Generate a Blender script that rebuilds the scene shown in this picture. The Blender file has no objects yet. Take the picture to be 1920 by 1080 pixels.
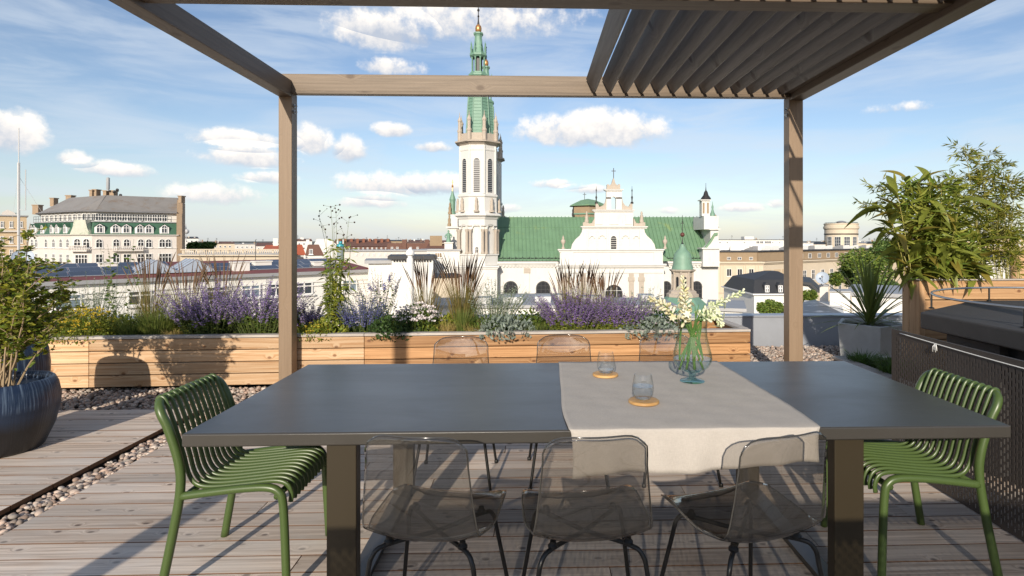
import bpy, bmesh, math, random
from math import radians as R, sin, cos, pi, atan2, hypot
from mathutils import Vector, Matrix
random.seed(7)
sc = bpy.context.scene
col = sc.collection
# ------------------------------------------------------------------ camera
F, CX, CY, EYE = 1100.0, 1035.0, 450.0, 1.5      # focal length and principal point in photo pixels, eye height
YAW = 35.0 / F
cam_d = bpy.data.cameras.new('camera'); cam = bpy.data.objects.new('camera', cam_d); col.objects.link(cam)
cam.location = (0, 0, EYE); cam.rotation_euler = (pi/2, 0, -YAW)
cam_d.sensor_width = 36; cam_d.lens = F/1920*36
cam_d.shift_x = -(CX-960)/1920; cam_d.shift_y = -(540-CY)/1920
cam_d.clip_start = .05; cam_d.clip_end = 20000
sc.camera = cam
# ------------------------------------------------------------------ light
SUN_EL, SUN_D = 20.0, 0.17                       # elevation; sideways drift of shadows per metre
sun_vec = Vector((-SUN_D, -1, 0)).normalized()*cos(R(SUN_EL)) + Vector((0, 0, sin(R(SUN_EL))))
sd = bpy.data.lights.new('sun', 'SUN'); sun = bpy.data.objects.new('sun', sd); col.objects.link(sun)
sd.energy = 4.1; sd.angle = R(.55); sd.color = (1, .90, .76)
sun.location = (-3, -12, 9); sun.rotation_euler = sun_vec.to_track_quat('Z', 'Y').to_euler()
vs = sc.view_settings
vs.view_transform = 'Standard'; vs.look = 'None'; vs.exposure = .36; vs.gamma = 1; vs.use_curve_mapping = False
sc.render.engine = 'CYCLES'
cy = sc.cycles
cy.use_denoising = True; cy.max_bounces = 10; cy.transparent_max_bounces = 24; cy.transmission_bounces = 8
cy.sample_clamp_indirect = 6; cy.caustics_reflective = False; cy.caustics_refractive = False
# ------------------------------------------------------------------ picture helpers (place real things at real distances)
def ray(px, py):
    u, v = (px-CX)/F, (CY-py)/F
    return Vector((sin(YAW)+u*cos(YAW), cos(YAW)-u*sin(YAW), v))
def W(px, py, Y):                                # the point on the sight line at world depth Y
    d = ray(px, py); t = Y/d.y
    return Vector((d.x*t, Y, EYE+d.z*t))
def G(px, py, z=0.):                             # the point on the sight line at height z
    d = ray(px, py); t = (z-EYE)/d.z
    return Vector((d.x*t, d.y*t, z))
# ------------------------------------------------------------------ sky with clouds
def nn(nt, typ, **kw):
    n = nt.nodes.new(typ)
    for k, v in kw.items():
        if k == 'inp':
            for i, x in v.items(): n.inputs[i].default_value = x
        else: setattr(n, k, v)
    return n
def math_(nt, op, a, b=None, c=None, clamp=False):
    n = nt.nodes.new('ShaderNodeMath'); n.operation = op; n.use_clamp = clamp
    for i, x in enumerate((a, b, c)):
        if x is None: continue
        if isinstance(x, (int, float)): n.inputs[i].default_value = x
        else: nt.links.new(x, n.inputs[i])
    return n.outputs[0]
def build_world():
    w = bpy.data.worlds.new('World'); sc.world = w; w.use_nodes = True
    nt = w.node_tree; nt.nodes.clear(); L = nt.links.new
    out = nn(nt, 'ShaderNodeOutputWorld'); bg = nn(nt, 'ShaderNodeBackground')
    sky = nn(nt, 'ShaderNodeTexSky'); sky.sky_type = 'NISHITA'; sky.sun_disc = False
    sky.sun_elevation = R(SUN_EL); sky.sun_rotation = atan2(sun_vec.x, sun_vec.y)
    sky.altitude = 100; sky.air_density = 1.0; sky.dust_density = .6; sky.ozone_density = 1.6
    tc = nn(nt, 'ShaderNodeTexCoord'); sep = nn(nt, 'ShaderNodeSeparateXYZ'); L(tc.outputs['Generated'], sep.inputs[0])
    x, y, z = sep.outputs
    az = math_(nt, 'ARCTAN2', x, y)
    # the cloud field repeats mirrored round the compass
    azf = math_(nt, 'SUBTRACT', math_(nt, 'PINGPONG', math_(nt, 'ADD', az, .85+4*1.7), 1.7), .85)
    el = math_(nt, 'ARCSINE', z)
    comb = nn(nt, 'ShaderNodeCombineXYZ'); L(azf, comb.inputs[0]); L(el, comb.inputs[1])
    n1 = nn(nt, 'ShaderNodeTexNoise', inp={'Scale': 34, 'Detail': 7, 'Roughness': .62}); L(comb.outputs[0], n1.inputs['Vector'])
    n2 = nn(nt, 'ShaderNodeTexNoise', inp={'Scale': 11, 'Detail': 3, 'Roughness': .5}); L(comb.outputs[0], n2.inputs['Vector'])
    n1b = math_(nt, 'SUBTRACT', n1.outputs['Fac'], .5); n2b = math_(nt, 'SUBTRACT', n2.outputs['Fac'], .5)
    wob = math_(nt, 'ADD', math_(nt, 'MULTIPLY', n1b, 2.1), math_(nt, 'MULTIPLY', n2b, 1.0))
    dens = None; shade = None
    clouds = [(708, 62, 82, 34, 1), (735, 128, 52, 15, .9), (20, 252, 62, 40, 1.1), (140, 298, 30, 13, .8), (218, 320, 62, 14, .85),
              (450, 264, 80, 17, 1), (465, 297, 80, 19, 1), (584, 266, 42, 27, 1.1), (655, 283, 30, 24, 1), (735, 245, 34, 12, .9),
              (815, 277, 28, 9, .9), (500, 335, 48, 11, .8), (400, 366, 80, 19, .75), (745, 350, 100, 22, .95), (700, 380, 55, 12, .9),
              (830, 346, 45, 20, .9), (1108, 248, 132, 33, 1.15), (1040, 346, 44, 8, .7), (1110, 356, 42, 8, .8), (1392, 390, 37, 9, .9),
              (1455, 383, 16, 8, .7), (1250, 396, 20, 7, .7), (940, 392, 40, 9, .7), (1690, 203, 52, 9, .45), (890, 34, 175, 40, .62),
              (1560, 130, 60, 8, .3)]
    for (px, py, hw, hh, amp) in clouds:
        d = ray(px, py); a0 = atan2(d.x, d.y); e0 = atan2(d.z, hypot(d.x, d.y))
        c = cos(a0)
        ax, ay = 1.22*hw/F*c*c, hh/F*c*1.38
        du = math_(nt, 'MULTIPLY', math_(nt, 'SUBTRACT', azf, a0), 1/ax)
        dv = math_(nt, 'MULTIPLY', math_(nt, 'SUBTRACT', el, e0), 1/ay)
        # flat base: the lower half falls off faster
        dvv = math_(nt, 'MAXIMUM', dv, math_(nt, 'MULTIPLY', dv, -1.45))
        r2 = math_(nt, 'ADD', math_(nt, 'MULTIPLY', du, du), math_(nt, 'MULTIPLY', dvv, dvv))
        m = math_(nt, 'MULTIPLY', math_(nt, 'SUBTRACT', 1.0, r2), amp)
        m = math_(nt, 'MAXIMUM', m, -1.2)
        sh = math_(nt, 'MULTIPLY', dv, math_(nt, 'GREATER_THAN', m, -.6))
        if dens is None: dens, shade = m, sh
        else:
            dens = math_(nt, 'SMOOTH_MAX', dens, m, .15); shade = math_(nt, 'ADD', shade, sh)
    raw = math_(nt, 'ADD', dens, wob)
    mr = nn(nt, 'ShaderNodeMapRange', interpolation_type='SMOOTHSTEP', inp={'From Min': -.12, 'From Max': .85}); L(raw, mr.inputs['Value'])
    cum = mr.outputs[0]
    # thin high cirrus, drawn out sideways
    mp = nn(nt, 'ShaderNodeMapping', inp={'Scale': (2.2, 13, 1), 'Rotation': (0, 0, -.12)}); L(comb.outputs[0], mp.inputs[0])
    n3 = nn(nt, 'ShaderNodeTexNoise', inp={'Scale': 1.6, 'Detail': 8, 'Roughness': .58, 'Distortion': .6}); L(mp.outputs[0], n3.inputs['Vector'])
    mr3 = nn(nt, 'ShaderNodeMapRange', interpolation_type='SMOOTHSTEP', inp={'From Min': .35, 'From Max': .70, 'To Max': .52}); L(n3.outputs['Fac'], mr3.inputs['Value'])
    hz = nn(nt, 'ShaderNodeMapRange', inp={'From Min': 0., 'From Max': .16, 'To Min': .32, 'To Max': 0.}); L(el, hz.inputs['Value'])
    hz.clamp = True
    lit = nn(nt, 'ShaderNodeMapRange', inp={'From Min': -.75, 'From Max': .55}); L(math_(nt, 'ADD', shade, math_(nt, 'MULTIPLY', n1b, 2.2)), lit.inputs['Value'])
    cc = nn(nt, 'ShaderNodeMix', data_type='RGBA'); L(lit.outputs[0], cc.inputs[0])
    cc.inputs[6].default_value = (3.5, 3.85, 4.5, 1); cc.inputs[7].default_value = (7.6, 7.1, 6.5, 1)
    def mixc(fac, a, b):
        m = nn(nt, 'ShaderNodeMix', data_type='RGBA'); L(fac, m.inputs[0])
        for s, i in ((a, 6), (b, 7)):
            if isinstance(s, tuple): m.inputs[i].default_value = s
            else: L(s, m.inputs[i])
        return m.outputs[2]
    tint = nn(nt, 'ShaderNodeMix', data_type='RGBA', blend_type='MULTIPLY', inp={0: 1.0, 7: (.84, .82, .86, 1)})
    L(sky.outputs[0], tint.inputs[6])
    base = mixc(hz.outputs[0], tint.outputs[2], (4.2, 4.8, 5.6, 1))
    base = mixc(mr3.outputs[0], base, (4.5, 5.0, 5.6, 1))
    base = mixc(cum, base, cc.outputs[2])
    L(base, bg.inputs['Color']); bg.inputs['Strength'].default_value = .125
    L(bg.outputs[0], out.inputs[0])
build_world()
# ------------------------------------------------------------------ materials
MATS = {}
def mat(name, color=(.5, .5, .5), rough=.6, metal=0., spec=.5, var=0., vscale=6., bump=0., bscale=40., island=0., hue=None, translucent=0., stretch=None, coord='Object', stain=None):
    """Principled material; var = tonal noise, island = tone spread between separate pieces, hue = second colour of that spread."""
    if name in MATS: return MATS[name]
    m = bpy.data.materials.new(name); m.use_nodes = True; MATS[name] = m
    nt = m.node_tree; L = nt.links.new; b = nt.nodes['Principled BSDF']
    b.inputs['Roughness'].default_value = rough; b.inputs['Metallic'].default_value = metal
    b.inputs['Specular IOR Level'].default_value = spec
    c4 = (*color, 1); src = None
    b.inputs['Base Color'].default_value = c4
    tc = nn(nt, 'ShaderNodeTexCoord'); vec = tc.outputs[coord]
    if stretch:
        mp = nn(nt, 'ShaderNodeMapping', inp={'Scale': stretch}); L(vec, mp.inputs[0]); vec = mp.outputs[0]
    if island and hue:
        g = nn(nt, 'ShaderNodeNewGeometry')
        mx = nn(nt, 'ShaderNodeMix', data_type='RGBA', inp={6: c4, 7: (*hue, 1)}); L(g.outputs['Random Per Island'], mx.inputs[0]); src = mx.outputs[2]
    if island:
        g = nn(nt, 'ShaderNodeNewGeometry')
        r = math_(nt, 'FRACT', math_(nt, 'MULTIPLY', g.outputs['Random Per Island'], 7.31))
        v = math_(nt, 'ADD', math_(nt, 'MULTIPLY', r, 2*island), 1-island)
        hs = nn(nt, 'ShaderNodeHueSaturation', inp={'Color': c4}); L(v, hs.inputs['Value'])
        if src: L(src, hs.inputs['Color'])
        src = hs.outputs[0]
    if var:
        n = nn(nt, 'ShaderNodeTexNoise', inp={'Scale': vscale, 'Detail': 5, 'Roughness': .6}); L(vec, n.inputs['Vector'])
        v = math_(nt, 'ADD', math_(nt, 'MULTIPLY', math_(nt, 'SUBTRACT', n.outputs['Fac'], .5), 4*var), 1)
        hs = nn(nt, 'ShaderNodeHueSaturation', inp={'Color': c4}); L(v, hs.inputs['Value'])
        if src: L(src, hs.inputs['Color'])
        src = hs.outputs[0]
    if stain:                                     # blotches of a second colour: (colour, scale, threshold)
        n = nn(nt, 'ShaderNodeTexNoise', inp={'Scale': stain[1], 'Detail': 8, 'Roughness': .68}); L(vec, n.inputs['Vector'])
        mr = nn(nt, 'ShaderNodeMapRange', inp={'From Min': stain[2], 'From Max': stain[2]+.16}); L(n.outputs['Fac'], mr.inputs['Value'])
        mx = nn(nt, 'ShaderNodeMix', data_type='RGBA', inp={6: c4, 7: (*stain[0], 1)}); L(mr.outputs[0], mx.inputs[0])
        if src: L(src, mx.inputs[6])
        src = mx.outputs[2]
    if src: L(src, b.inputs['Base Color'])
    if bump:
        n = nn(nt, 'ShaderNodeTexNoise', inp={'Scale': bscale, 'Detail': 4}); L(vec, n.inputs['Vector'])
        bp = nn(nt, 'ShaderNodeBump', inp={'Strength': bump, 'Distance': .02}); L(n.outputs['Fac'], bp.inputs['Height']); L(bp.outputs[0], b.inputs['Normal'])
    if translucent:
        tr = nn(nt, 'ShaderNodeBsdfTranslucent', inp={'Color': c4}); mx = nn(nt, 'ShaderNodeMixShader', inp={0: translucent})
        if src: L(src, tr.inputs[0])
        L(b.outputs[0], mx.inputs[1]); L(tr.outputs[0], mx.inputs[2]); L(mx.outputs[0], nt.nodes['Material Output'].inputs[0])
    return m
def wood(name, light, dark, knot, rough=.65, grey=0., along=0, knots=True, kscale=1.0):
    """Long-grain board timber: streaks along local X (along = 0) or Z (2), knots, end-to-end tone change per board."""
    m = bpy.data.materials.new(name); m.use_nodes = True; MATS[name] = m
    nt = m.node_tree; L = nt.links.new; b = nt.nodes['Principled BSDF']
    b.inputs['Roughness'].default_value = rough; b.inputs['Specular IOR Level'].default_value = .3
    tc = nn(nt, 'ShaderNodeTexCoord'); oi = nn(nt, 'ShaderNodeObjectInfo')
    off = nn(nt, 'ShaderNodeVectorMath', operation='SCALE'); cb = nn(nt, 'ShaderNodeCombineXYZ')
    for i, k in enumerate((37., 53., 71.)): L(math_(nt, 'MULTIPLY', oi.outputs['Random'], k), cb.inputs[i])
    ad = nn(nt, 'ShaderNodeVectorMath', operation='ADD'); L(tc.outputs['Object'], ad.inputs[0]); L(cb.outputs[0], ad.inputs[1])
    v = ad.outputs[0]
    sx = nn(nt, 'ShaderNodeSeparateXYZ'); L(v, sx.inputs[0]); o3 = [i for i in range(3) if i != along]
    al, ac = sx.outputs[along], math_(nt, 'ADD', sx.outputs[o3[0]], sx.outputs[o3[1]])
    def plane(ka, kc, bend=None):
        c = nn(nt, 'ShaderNodeCombineXYZ'); L(math_(nt, 'MULTIPLY', al, ka), c.inputs[0]); y_ = math_(nt, 'MULTIPLY', ac, kc)
        L(math_(nt, 'ADD', y_, bend) if bend else y_, c.inputs[1]); return c.outputs[0]
    # knots bend the grain round them
    vo = nn(nt, 'ShaderNodeTexVoronoi', voronoi_dimensions='2D', inp={'Scale': 1.0}); L(plane(4.6*kscale, 7.5*kscale), vo.inputs['Vector'])
    sr = nn(nt, 'ShaderNodeSeparateColor'); L(vo.outputs['Color'], sr.inputs[0])
    kd = math_(nt, 'ADD', vo.outputs['Distance'], math_(nt, 'LESS_THAN', sr.outputs[0], .66))
    near = nn(nt, 'ShaderNodeMapRange', interpolation_type='SMOOTHSTEP', inp={'From Min': .03, 'From Max': .36, 'To Min': 1., 'To Max': 0.}); L(kd, near.inputs['Value'])
    n = nn(nt, 'ShaderNodeTexNoise', noise_dimensions='2D', inp={'Scale': 1.0, 'Detail': 7, 'Roughness': .62, 'Distortion': .35}); L(plane(1.1, 46., math_(nt, 'MULTIPLY', near.outputs[0], 2.2)), n.inputs['Vector'])
    rp = nn(nt, 'ShaderNodeMapRange', inp={'From Min': .36, 'From Max': .66}); L(n.outputs['Fac'], rp.inputs['Value'])
    mx = nn(nt, 'ShaderNodeMix', data_type='RGBA', inp={6: (*light, 1), 7: (*dark, 1)}); L(rp.outputs[0], mx.inputs[0])
    src = mx.outputs[2]
    if knots:
        k2 = nn(nt, 'ShaderNodeMapRange', interpolation_type='SMOOTHSTEP', inp={'From Min': .05, 'From Max': .14, 'To Min': .85, 'To Max': 0.}); L(kd, k2.inputs['Value'])
        mk = nn(nt, 'ShaderNodeMix', data_type='RGBA', inp={7: (*knot, 1)}); L(k2.outputs[0], mk.inputs[0]); L(src, mk.inputs[6]); src = mk.outputs[2]
    if grey:                                       # silvered patches
        n2 = nn(nt, 'ShaderNodeTexNoise', inp={'Scale': 1.6, 'Detail': 5, 'Roughness': .65}); L(v, n2.inputs['Vector'])
        g2 = nn(nt, 'ShaderNodeMapRange', inp={'From Min': .38, 'From Max': .66, 'To Max': grey}); L(n2.outputs['Fac'], g2.inputs['Value'])
        mg = nn(nt, 'ShaderNodeMix', data_type='RGBA', inp={7: (.53, .495, .455, 1)}); L(g2.outputs[0], mg.inputs[0]); L(src, mg.inputs[6]); src = mg.outputs[2]
    vv = math_(nt, 'ADD', math_(nt, 'MULTIPLY', oi.outputs['Random'], .44), .78)
    hs = nn(nt, 'ShaderNodeHueSaturation'); L(src, hs.inputs['Color']); L(vv, hs.inputs['Value'])
    L(hs.outputs[0], b.inputs['Base Color'])
    bp = nn(nt, 'ShaderNodeBump', inp={'Strength': .35, 'Distance': .004}); L(n.outputs['Fac'], bp.inputs['Height']); L(bp.outputs[0], b.inputs['Normal'])
    return m
def clear_mat(name, tint, edge, rough=.02, ior=1.45, haze=0.):
    """Thin clear plastic or glass sheet: tinted see-through plus Fresnel gloss."""
    m = bpy.data.materials.new(name); m.use_nodes = True; MATS[name] = m
    nt = m.node_tree; L = nt.links.new; nt.nodes.remove(nt.nodes['Principled BSDF'])
    lw = nn(nt, 'ShaderNodeLayerWeight', inp={'Blend': .5})
    tm = nn(nt, 'ShaderNodeMix', data_type='RGBA', inp={6: (*tint, 1), 7: (*edge, 1)}); L(math_(nt, 'POWER', lw.outputs['Facing'], 3.0), tm.inputs[0])
    tr = nn(nt, 'ShaderNodeBsdfTransparent'); L(tm.outputs[2], tr.inputs[0])
    gl = nn(nt, 'ShaderNodeBsdfGlossy', inp={'Roughness': rough})
    fc = nn(nt, 'ShaderNodeLayerWeight', inp={'Blend': .5}); r0 = ((ior-1)/(ior+1))**2
    fr = math_(nt, 'ADD', math_(nt, 'MULTIPLY', math_(nt, 'POWER', fc.outputs['Facing'], 5.0), 1-r0), r0)
    mx = nn(nt, 'ShaderNodeMixShader'); L(fr, mx.inputs[0]); L(tr.outputs[0], mx.inputs[1]); L(gl.outputs[0], mx.inputs[2])
    last = mx.outputs[0]
    if haze:
        df = nn(nt, 'ShaderNodeBsdfDiffuse', inp={'Color': (.78, .76, .72, 1)}); m2 = nn(nt, 'ShaderNodeMixShader', inp={0: haze})
        L(last, m2.inputs[1]); L(df.outputs[0], m2.inputs[2]); last = m2.outputs[0]
    L(last, nt.nodes['Material Output'].inputs[0])
    return m
# ------------------------------------------------------------------ mesh and object helpers
class MB:
    """Collects shapes; build() links them as ONE mesh object."""
    def __init__(s): s.v, s.f, s.m = [], [], []
    def face(s, pts, mi=0):
        i = len(s.v); s.v += [tuple(p) for p in pts]; s.f.append(tuple(range(i, i+len(pts)))); s.m.append(mi)
    def add(s, vs, fs, mi=0):
        i = len(s.v); s.v += [tuple(p) for p in vs]; s.f += [tuple(i+k for k in f) for f in fs]; s.m += [mi]*len(fs)
    def box(s, a, b, mi=0):
        x0, y0, z0 = a; x1, y1, z1 = b
        if x0 > x1: x0, x1 = x1, x0
        if y0 > y1: y0, y1 = y1, y0
        if z0 > z1: z0, z1 = z1, z0
        s.add([(x0,y0,z0),(x1,y0,z0),(x1,y1,z0),(x0,y1,z0),(x0,y0,z1),(x1,y0,z1),(x1,y1,z1),(x0,y1,z1)],
              [(0,3,2,1),(4,5,6,7),(0,1,5,4),(1,2,6,5),(2,3,7,6),(3,0,4,7)], mi)
    def hexa(s, p, mi=0):                          # 8 corners: bottom ring then top ring
        s.add(p, [(0,3,2,1),(4,5,6,7),(0,1,5,4),(1,2,6,5),(2,3,7,6),(3,0,4,7)], mi)
    def prism(s, poly, y0, y1, mi=0):              # poly in (x, z), pushed from y0 to y1
        n = len(poly); a = [(x, y0, z) for x, z in poly]; b = [(x, y1, z) for x, z in poly]
        s.add(a+b, [tuple(range(n)), tuple(range(2*n-1, n-1, -1))] + [(i, i+n, (i+1) % n+n, (i+1) % n) for i in range(n)], mi)
    def slab(s, poly, z0, z1, mi=0):               # poly in (x, y)
        n = len(poly); a = [(x, y, z0) for x, y in poly]; b = [(x, y, z1) for x, y in poly]
        s.add(a+b, [tuple(range(n-1, -1, -1)), tuple(range(n, 2*n))] + [(i, (i+1) % n, (i+1) % n+n, i+n) for i in range(n)], mi)
    def lathe(s, prof, n=16, c=(0, 0, 0), mi=0, ph=0., flute=0., nfl=0, cap=True):
        i0 = len(s.v); k = len(prof)
        for r, z in prof:
            for j in range(n):
                a = ph+2*pi*j/n; rr = r*(1+flute*cos(nfl*a)) if flute else r
                s.v.append((c[0]+rr*cos(a), c[1]+rr*sin(a), c[2]+z))
        for q in range(k-1):
            for j in range(n):
                s.f.append((i0+q*n+j, i0+q*n+(j+1) % n, i0+(q+1)*n+(j+1) % n, i0+(q+1)*n+j)); s.m.append(mi)
        if cap:
            if prof[0][0] > 1e-4: s.f.append(tuple(i0+j for j in range(n-1, -1, -1))); s.m.append(mi)
            if prof[-1][0] > 1e-4: s.f.append(tuple(i0+(k-1)*n+j for j in range(n))); s.m.append(mi)
    def tube(s, pts, r, n=8, mi=0, cap=True, flat=1.):
        pts = [Vector(p) for p in pts]; k = len(pts); i0 = len(s.v); up = None
        rs = r if isinstance(r, (list, tuple)) else [r]*k
        for q, p in enumerate(pts):
            t = (pts[min(q+1, k-1)]-pts[max(q-1, 0)]).normalized()
            if up is None:
                up = Vector((0, 0, 1)) if abs(t.z) < .9 else Vector((0, 1, 0))
            a = t.cross(up)
            a = a.normalized() if a.length > 1e-5 else t.orthogonal().normalized()
            b = a.cross(t).normalized(); up = b
            for j in range(n):
                g = 2*pi*j/n; s.v.append(tuple(p+a*cos(g)*rs[q]+b*sin(g)*rs[q]*flat))
        for q in range(k-1):
            for j in range(n):
                s.f.append((i0+q*n+j, i0+q*n+(j+1) % n, i0+(q+1)*n+(j+1) % n, i0+(q+1)*n+j)); s.m.append(mi)
        if cap:
            s.f.append(tuple(i0+j for j in range(n-1, -1, -1))); s.m.append(mi)
            s.f.append(tuple(i0+(k-1)*n+j for j in range(n))); s.m.append(mi)
    def ball(s, c, r, n=8, k=6, mi=0, sq=1.):
        s.lathe([(max(r*sin(pi*q/k), 1e-5), -r*cos(pi*q/k)*sq) for q in range(k+1)], n, c, mi, cap=False)
    def mesh(s, name, mats, smooth=False, angle=None):
        me = bpy.data.meshes.new(name); me.from_pydata(s.v, [], s.f)
        for m in (mats if isinstance(mats, (list, tuple)) else [mats]): me.materials.append(m)
        if len(me.materials) > 1: me.polygons.foreach_set('material_index', s.m)
        if smooth: me.polygons.foreach_set('use_smooth', [True]*len(s.f))
        me.update()
        if smooth and angle is not None: me.set_sharp_from_angle(angle=R(angle))
        return me
    def build(s, name, mats, parent=None, smooth=False, angle=None, loc=(0, 0, 0), rz=0.):
        return obj(name, s.mesh(name, mats, smooth, angle), parent, loc, rz)
def wmat(o):
    m = Matrix.LocRotScale(o.location, o.rotation_euler, o.scale)
    return wmat(o.parent) @ o.matrix_parent_inverse @ m if o.parent else m
def obj(name, me, parent=None, loc=(0, 0, 0), rz=0.):
    o = bpy.data.objects.new(name, me); col.objects.link(o)
    o.location = loc; o.rotation_euler = (0, 0, rz)
    if parent:
        o.parent = parent; o.matrix_parent_inverse = wmat(parent).inverted()
    return o
def thing(name, label, cat, loc=(0, 0, 0), rz=0., group=None):
    return tag(obj(name, None, None, loc, rz), label, cat, group)
def tag(o, label, cat=None, group=None):
    o['label'] = label
    if cat: o['category'] = cat
    if group: o['group'] = group
    return o
def stuff(o): o['kind'] = 'stuff'; return o
def struct(o, kind='structure'):
    o['kind'] = kind; return o
def dup(root, loc, rz=0., label=None, group=None):
    """A copy of a thing, its parts and sub-parts, sharing mesh data."""
    def cp(o, par):
        c = o.copy(); col.objects.link(c); c.parent = par
        if par: c.matrix_parent_inverse = o.matrix_parent_inverse
        for ch in kids.get(o, []): cp(ch, c)
        return c
    kids = {}
    for o in list(col.objects):
        if o.parent: kids.setdefault(o.parent, []).append(o)
    r = cp(root, None); r.location = loc; r.rotation_euler = (0, 0, rz)
    if label: r['label'] = label
    if group: r['group'] = group
    return r
def bevel(o, w=.004, seg=2, angle=35):
    m = o.modifiers.new('bevel', 'BEVEL'); m.width = w; m.segments = seg; m.limit_method = 'ANGLE'; m.angle_limit = R(angle); return o
def arc(cx, cz, r, a0, a1, n): return [(cx+r*cos(R(a0+(a1-a0)*i/n)), cz+r*sin(R(a0+(a1-a0)*i/n))) for i in range(n+1)]
def arch_poly(x, z0, w, h, n=8):                  # round-headed outline in (x, z)
    r = w/2; return [(x-r, z0), (x+r, z0)] + arc(x, z0+h-r, r, 0, 180, n)
def smooth_path(pts, n=6):                        # Catmull-Rom through the points
    P = [Vector(p) for p in pts]; P = [2*P[0]-P[1]] + P + [2*P[-1]-P[-2]]; out = []
    for i in range(1, len(P)-2):
        for k in range(n):
            t = k/n; a, b, c, d = P[i-1:i+3]
            out.append(.5*((2*b)+(c-a)*t+(2*a-5*b+4*c-d)*t*t+(3*b-a-3*c+d)*t**3))
    return out + [P[-2]]
# ================================================================== TERRACE
import numpy as np
DECK = wood('weathered_deck', (.70, .585, .485), (.38, .29, .225), (.09, .055, .04), .7, grey=.65, kscale=1.25)
DECKS = mat('deck_board_edge', (.15, .075, .035), .8)
PINE = wood('pale_pine', (.60, .42, .26), (.44, .25, .12), (.19, .085, .035), .55)
LARCH = wood('stained_larch', (.47, .265, .125), (.29, .145, .06), (.13, .05, .02), .5)
CEDAR = wood('planter_timber', (.47, .29, .15), (.33, .18, .085), (.14, .06, .03), .6)
CEDARV = wood('planter_timber_upright', (.47, .30, .17), (.35, .20, .10), (.14, .06, .03), .6, along=2)
CAPW = wood('silvered_cap', (.42, .38, .34), (.30, .26, .23), (.14, .10, .08), .7, grey=.5)
BRZ = wood('bronze_stained_timber', (.185, .138, .096), (.13, .095, .064), (.08, .05, .03), .5, knots=True, kscale=.5)
BRZY = wood('bronze_stained_timber_long', (.165, .128, .098), (.13, .098, .074), (.08, .05, .03), .5, along=1, kscale=.5)
BRZZ = wood('bronze_stained_timber_upright', (.235, .168, .112), (.205, .145, .095), (.2, .13, .08), .45, along=2, knots=False)
SLATM = wood('louver_timber', (.20, .182, .168), (.13, .115, .105), (.05, .035, .03), .5, along=1, kscale=.6)
SOIL = mat('soil', (.06, .04, .028), .95, var=.2, vscale=30, bump=.6)
TBL = mat('table_metal', (.042, .038, .032), .30, spec=.8, var=.03, vscale=7, bump=.03, bscale=260)
def worn_gloss(m, lo, hi, scale):                 # wiped patches and smears in the gloss
    nt = m.node_tree; L = nt.links.new; tc = nn(nt, 'ShaderNodeTexCoord'); mp = nn(nt, 'ShaderNodeMapping', inp={'Scale': (scale, scale*2.6, scale), 'Rotation': (0, 0, .4)}); L(tc.outputs['Object'], mp.inputs[0])
    n = nn(nt, 'ShaderNodeTexNoise', inp={'Scale': 1., 'Detail': 8, 'Roughness': .7, 'Distortion': .8}); L(mp.outputs[0], n.inputs['Vector'])
    r = nn(nt, 'ShaderNodeMapRange', inp={'From Min': .3, 'From Max': .7, 'To Min': lo, 'To Max': hi}); L(n.outputs['Fac'], r.inputs['Value']); L(r.outputs[0], nt.nodes['Principled BSDF'].inputs['Roughness'])
worn_gloss(TBL, .28, .37, 1.3)
TBLEG = mat('table_leg_metal', (.028, .020, .0085), .42, spec=.5)
BLACK = mat('black_tube', (.012, .012, .012), .3)
STEEL = mat('galvanised_steel', (.42, .44, .46), .38, metal=.85, var=.08, vscale=14)
PERF = mat('perforated_metal', (.052, .044, .039), .55, var=.06, vscale=5)
TUB = mat('charcoal_board', (.040, .038, .038), .72, var=.12, vscale=9, bump=.25, bscale=120)
WHITEC = mat('white_cord', (.78, .77, .74), .8)
PARA = mat('zinc_parapet', (.36, .38, .42), .42, metal=.35, var=.12, vscale=2.2, bump=.1, bscale=3)
CONC = mat('concrete_pot', (.50, .51, .50), .8, var=.1, vscale=8, bump=.2, bscale=60)

floor = struct(obj('terrace_floor', None)); f = MB(); f.box((-9, -3, -.5), (9, 8.75, -.075)); f.build('roof_slab', mat('roof_membrane', (.06, .055, .05), .9), floor)
# ---- decks: every board its own piece
def deck(name, x0, x1, y0, y1, step, lens):
    root = struct(obj(name, None, None, (x0, y0, 0)))
    meshes = {}
    def bmesh_for(l):
        l = round(l, 2)
        if l not in meshes:
            m = MB(); m.box((-l/2+.0012, -.0708, -.028), (l/2-.0012, .0708, 0)); me_ = m.mesh('board', [DECKS, DECK]); me_.polygons[1].material_index = 1; meshes[l] = me_
        return meshes[l], l
    y = y0+.073; k = 0
    while y < y1-.05:
        cuts = [x0] + [c for c in lens[k % len(lens)] if x0+.4 < c < x1-.4] + [x1]
        for a, b in zip(cuts, cuts[1:]):
            me, l = bmesh_for(b-a)
            o = obj('board', me, root, ((a+b)/2, y, random.uniform(-.0012, .0012)))
            bevel(o, .002, 1)
        y += .146; k += 1
    m = MB()
    for xx in [x0+.05+i*(x1-x0-.1)/6 for i in range(7)]: m.box((xx-.03, y0, -.074), (xx+.03, y1-.01, -.0285))
    m.build('joist', mat('joist_timber', (.05, .035, .022), .9), root)
    return root
Y_DECK = 5.38
deck('deck', -2.70, 5.2, .2, Y_DECK, .146, [(.35,), (-1.1, 2.6), (1.4,), (-.2, 3.1), (2.05,), (-1.52, 1.75), (.9, 3.9), (-.62,)])
deck('side_deck', -6.6, -2.95, .2, Y_DECK, .146, [(-4.6,), (), (-5.2,), (-3.9,)])
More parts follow.
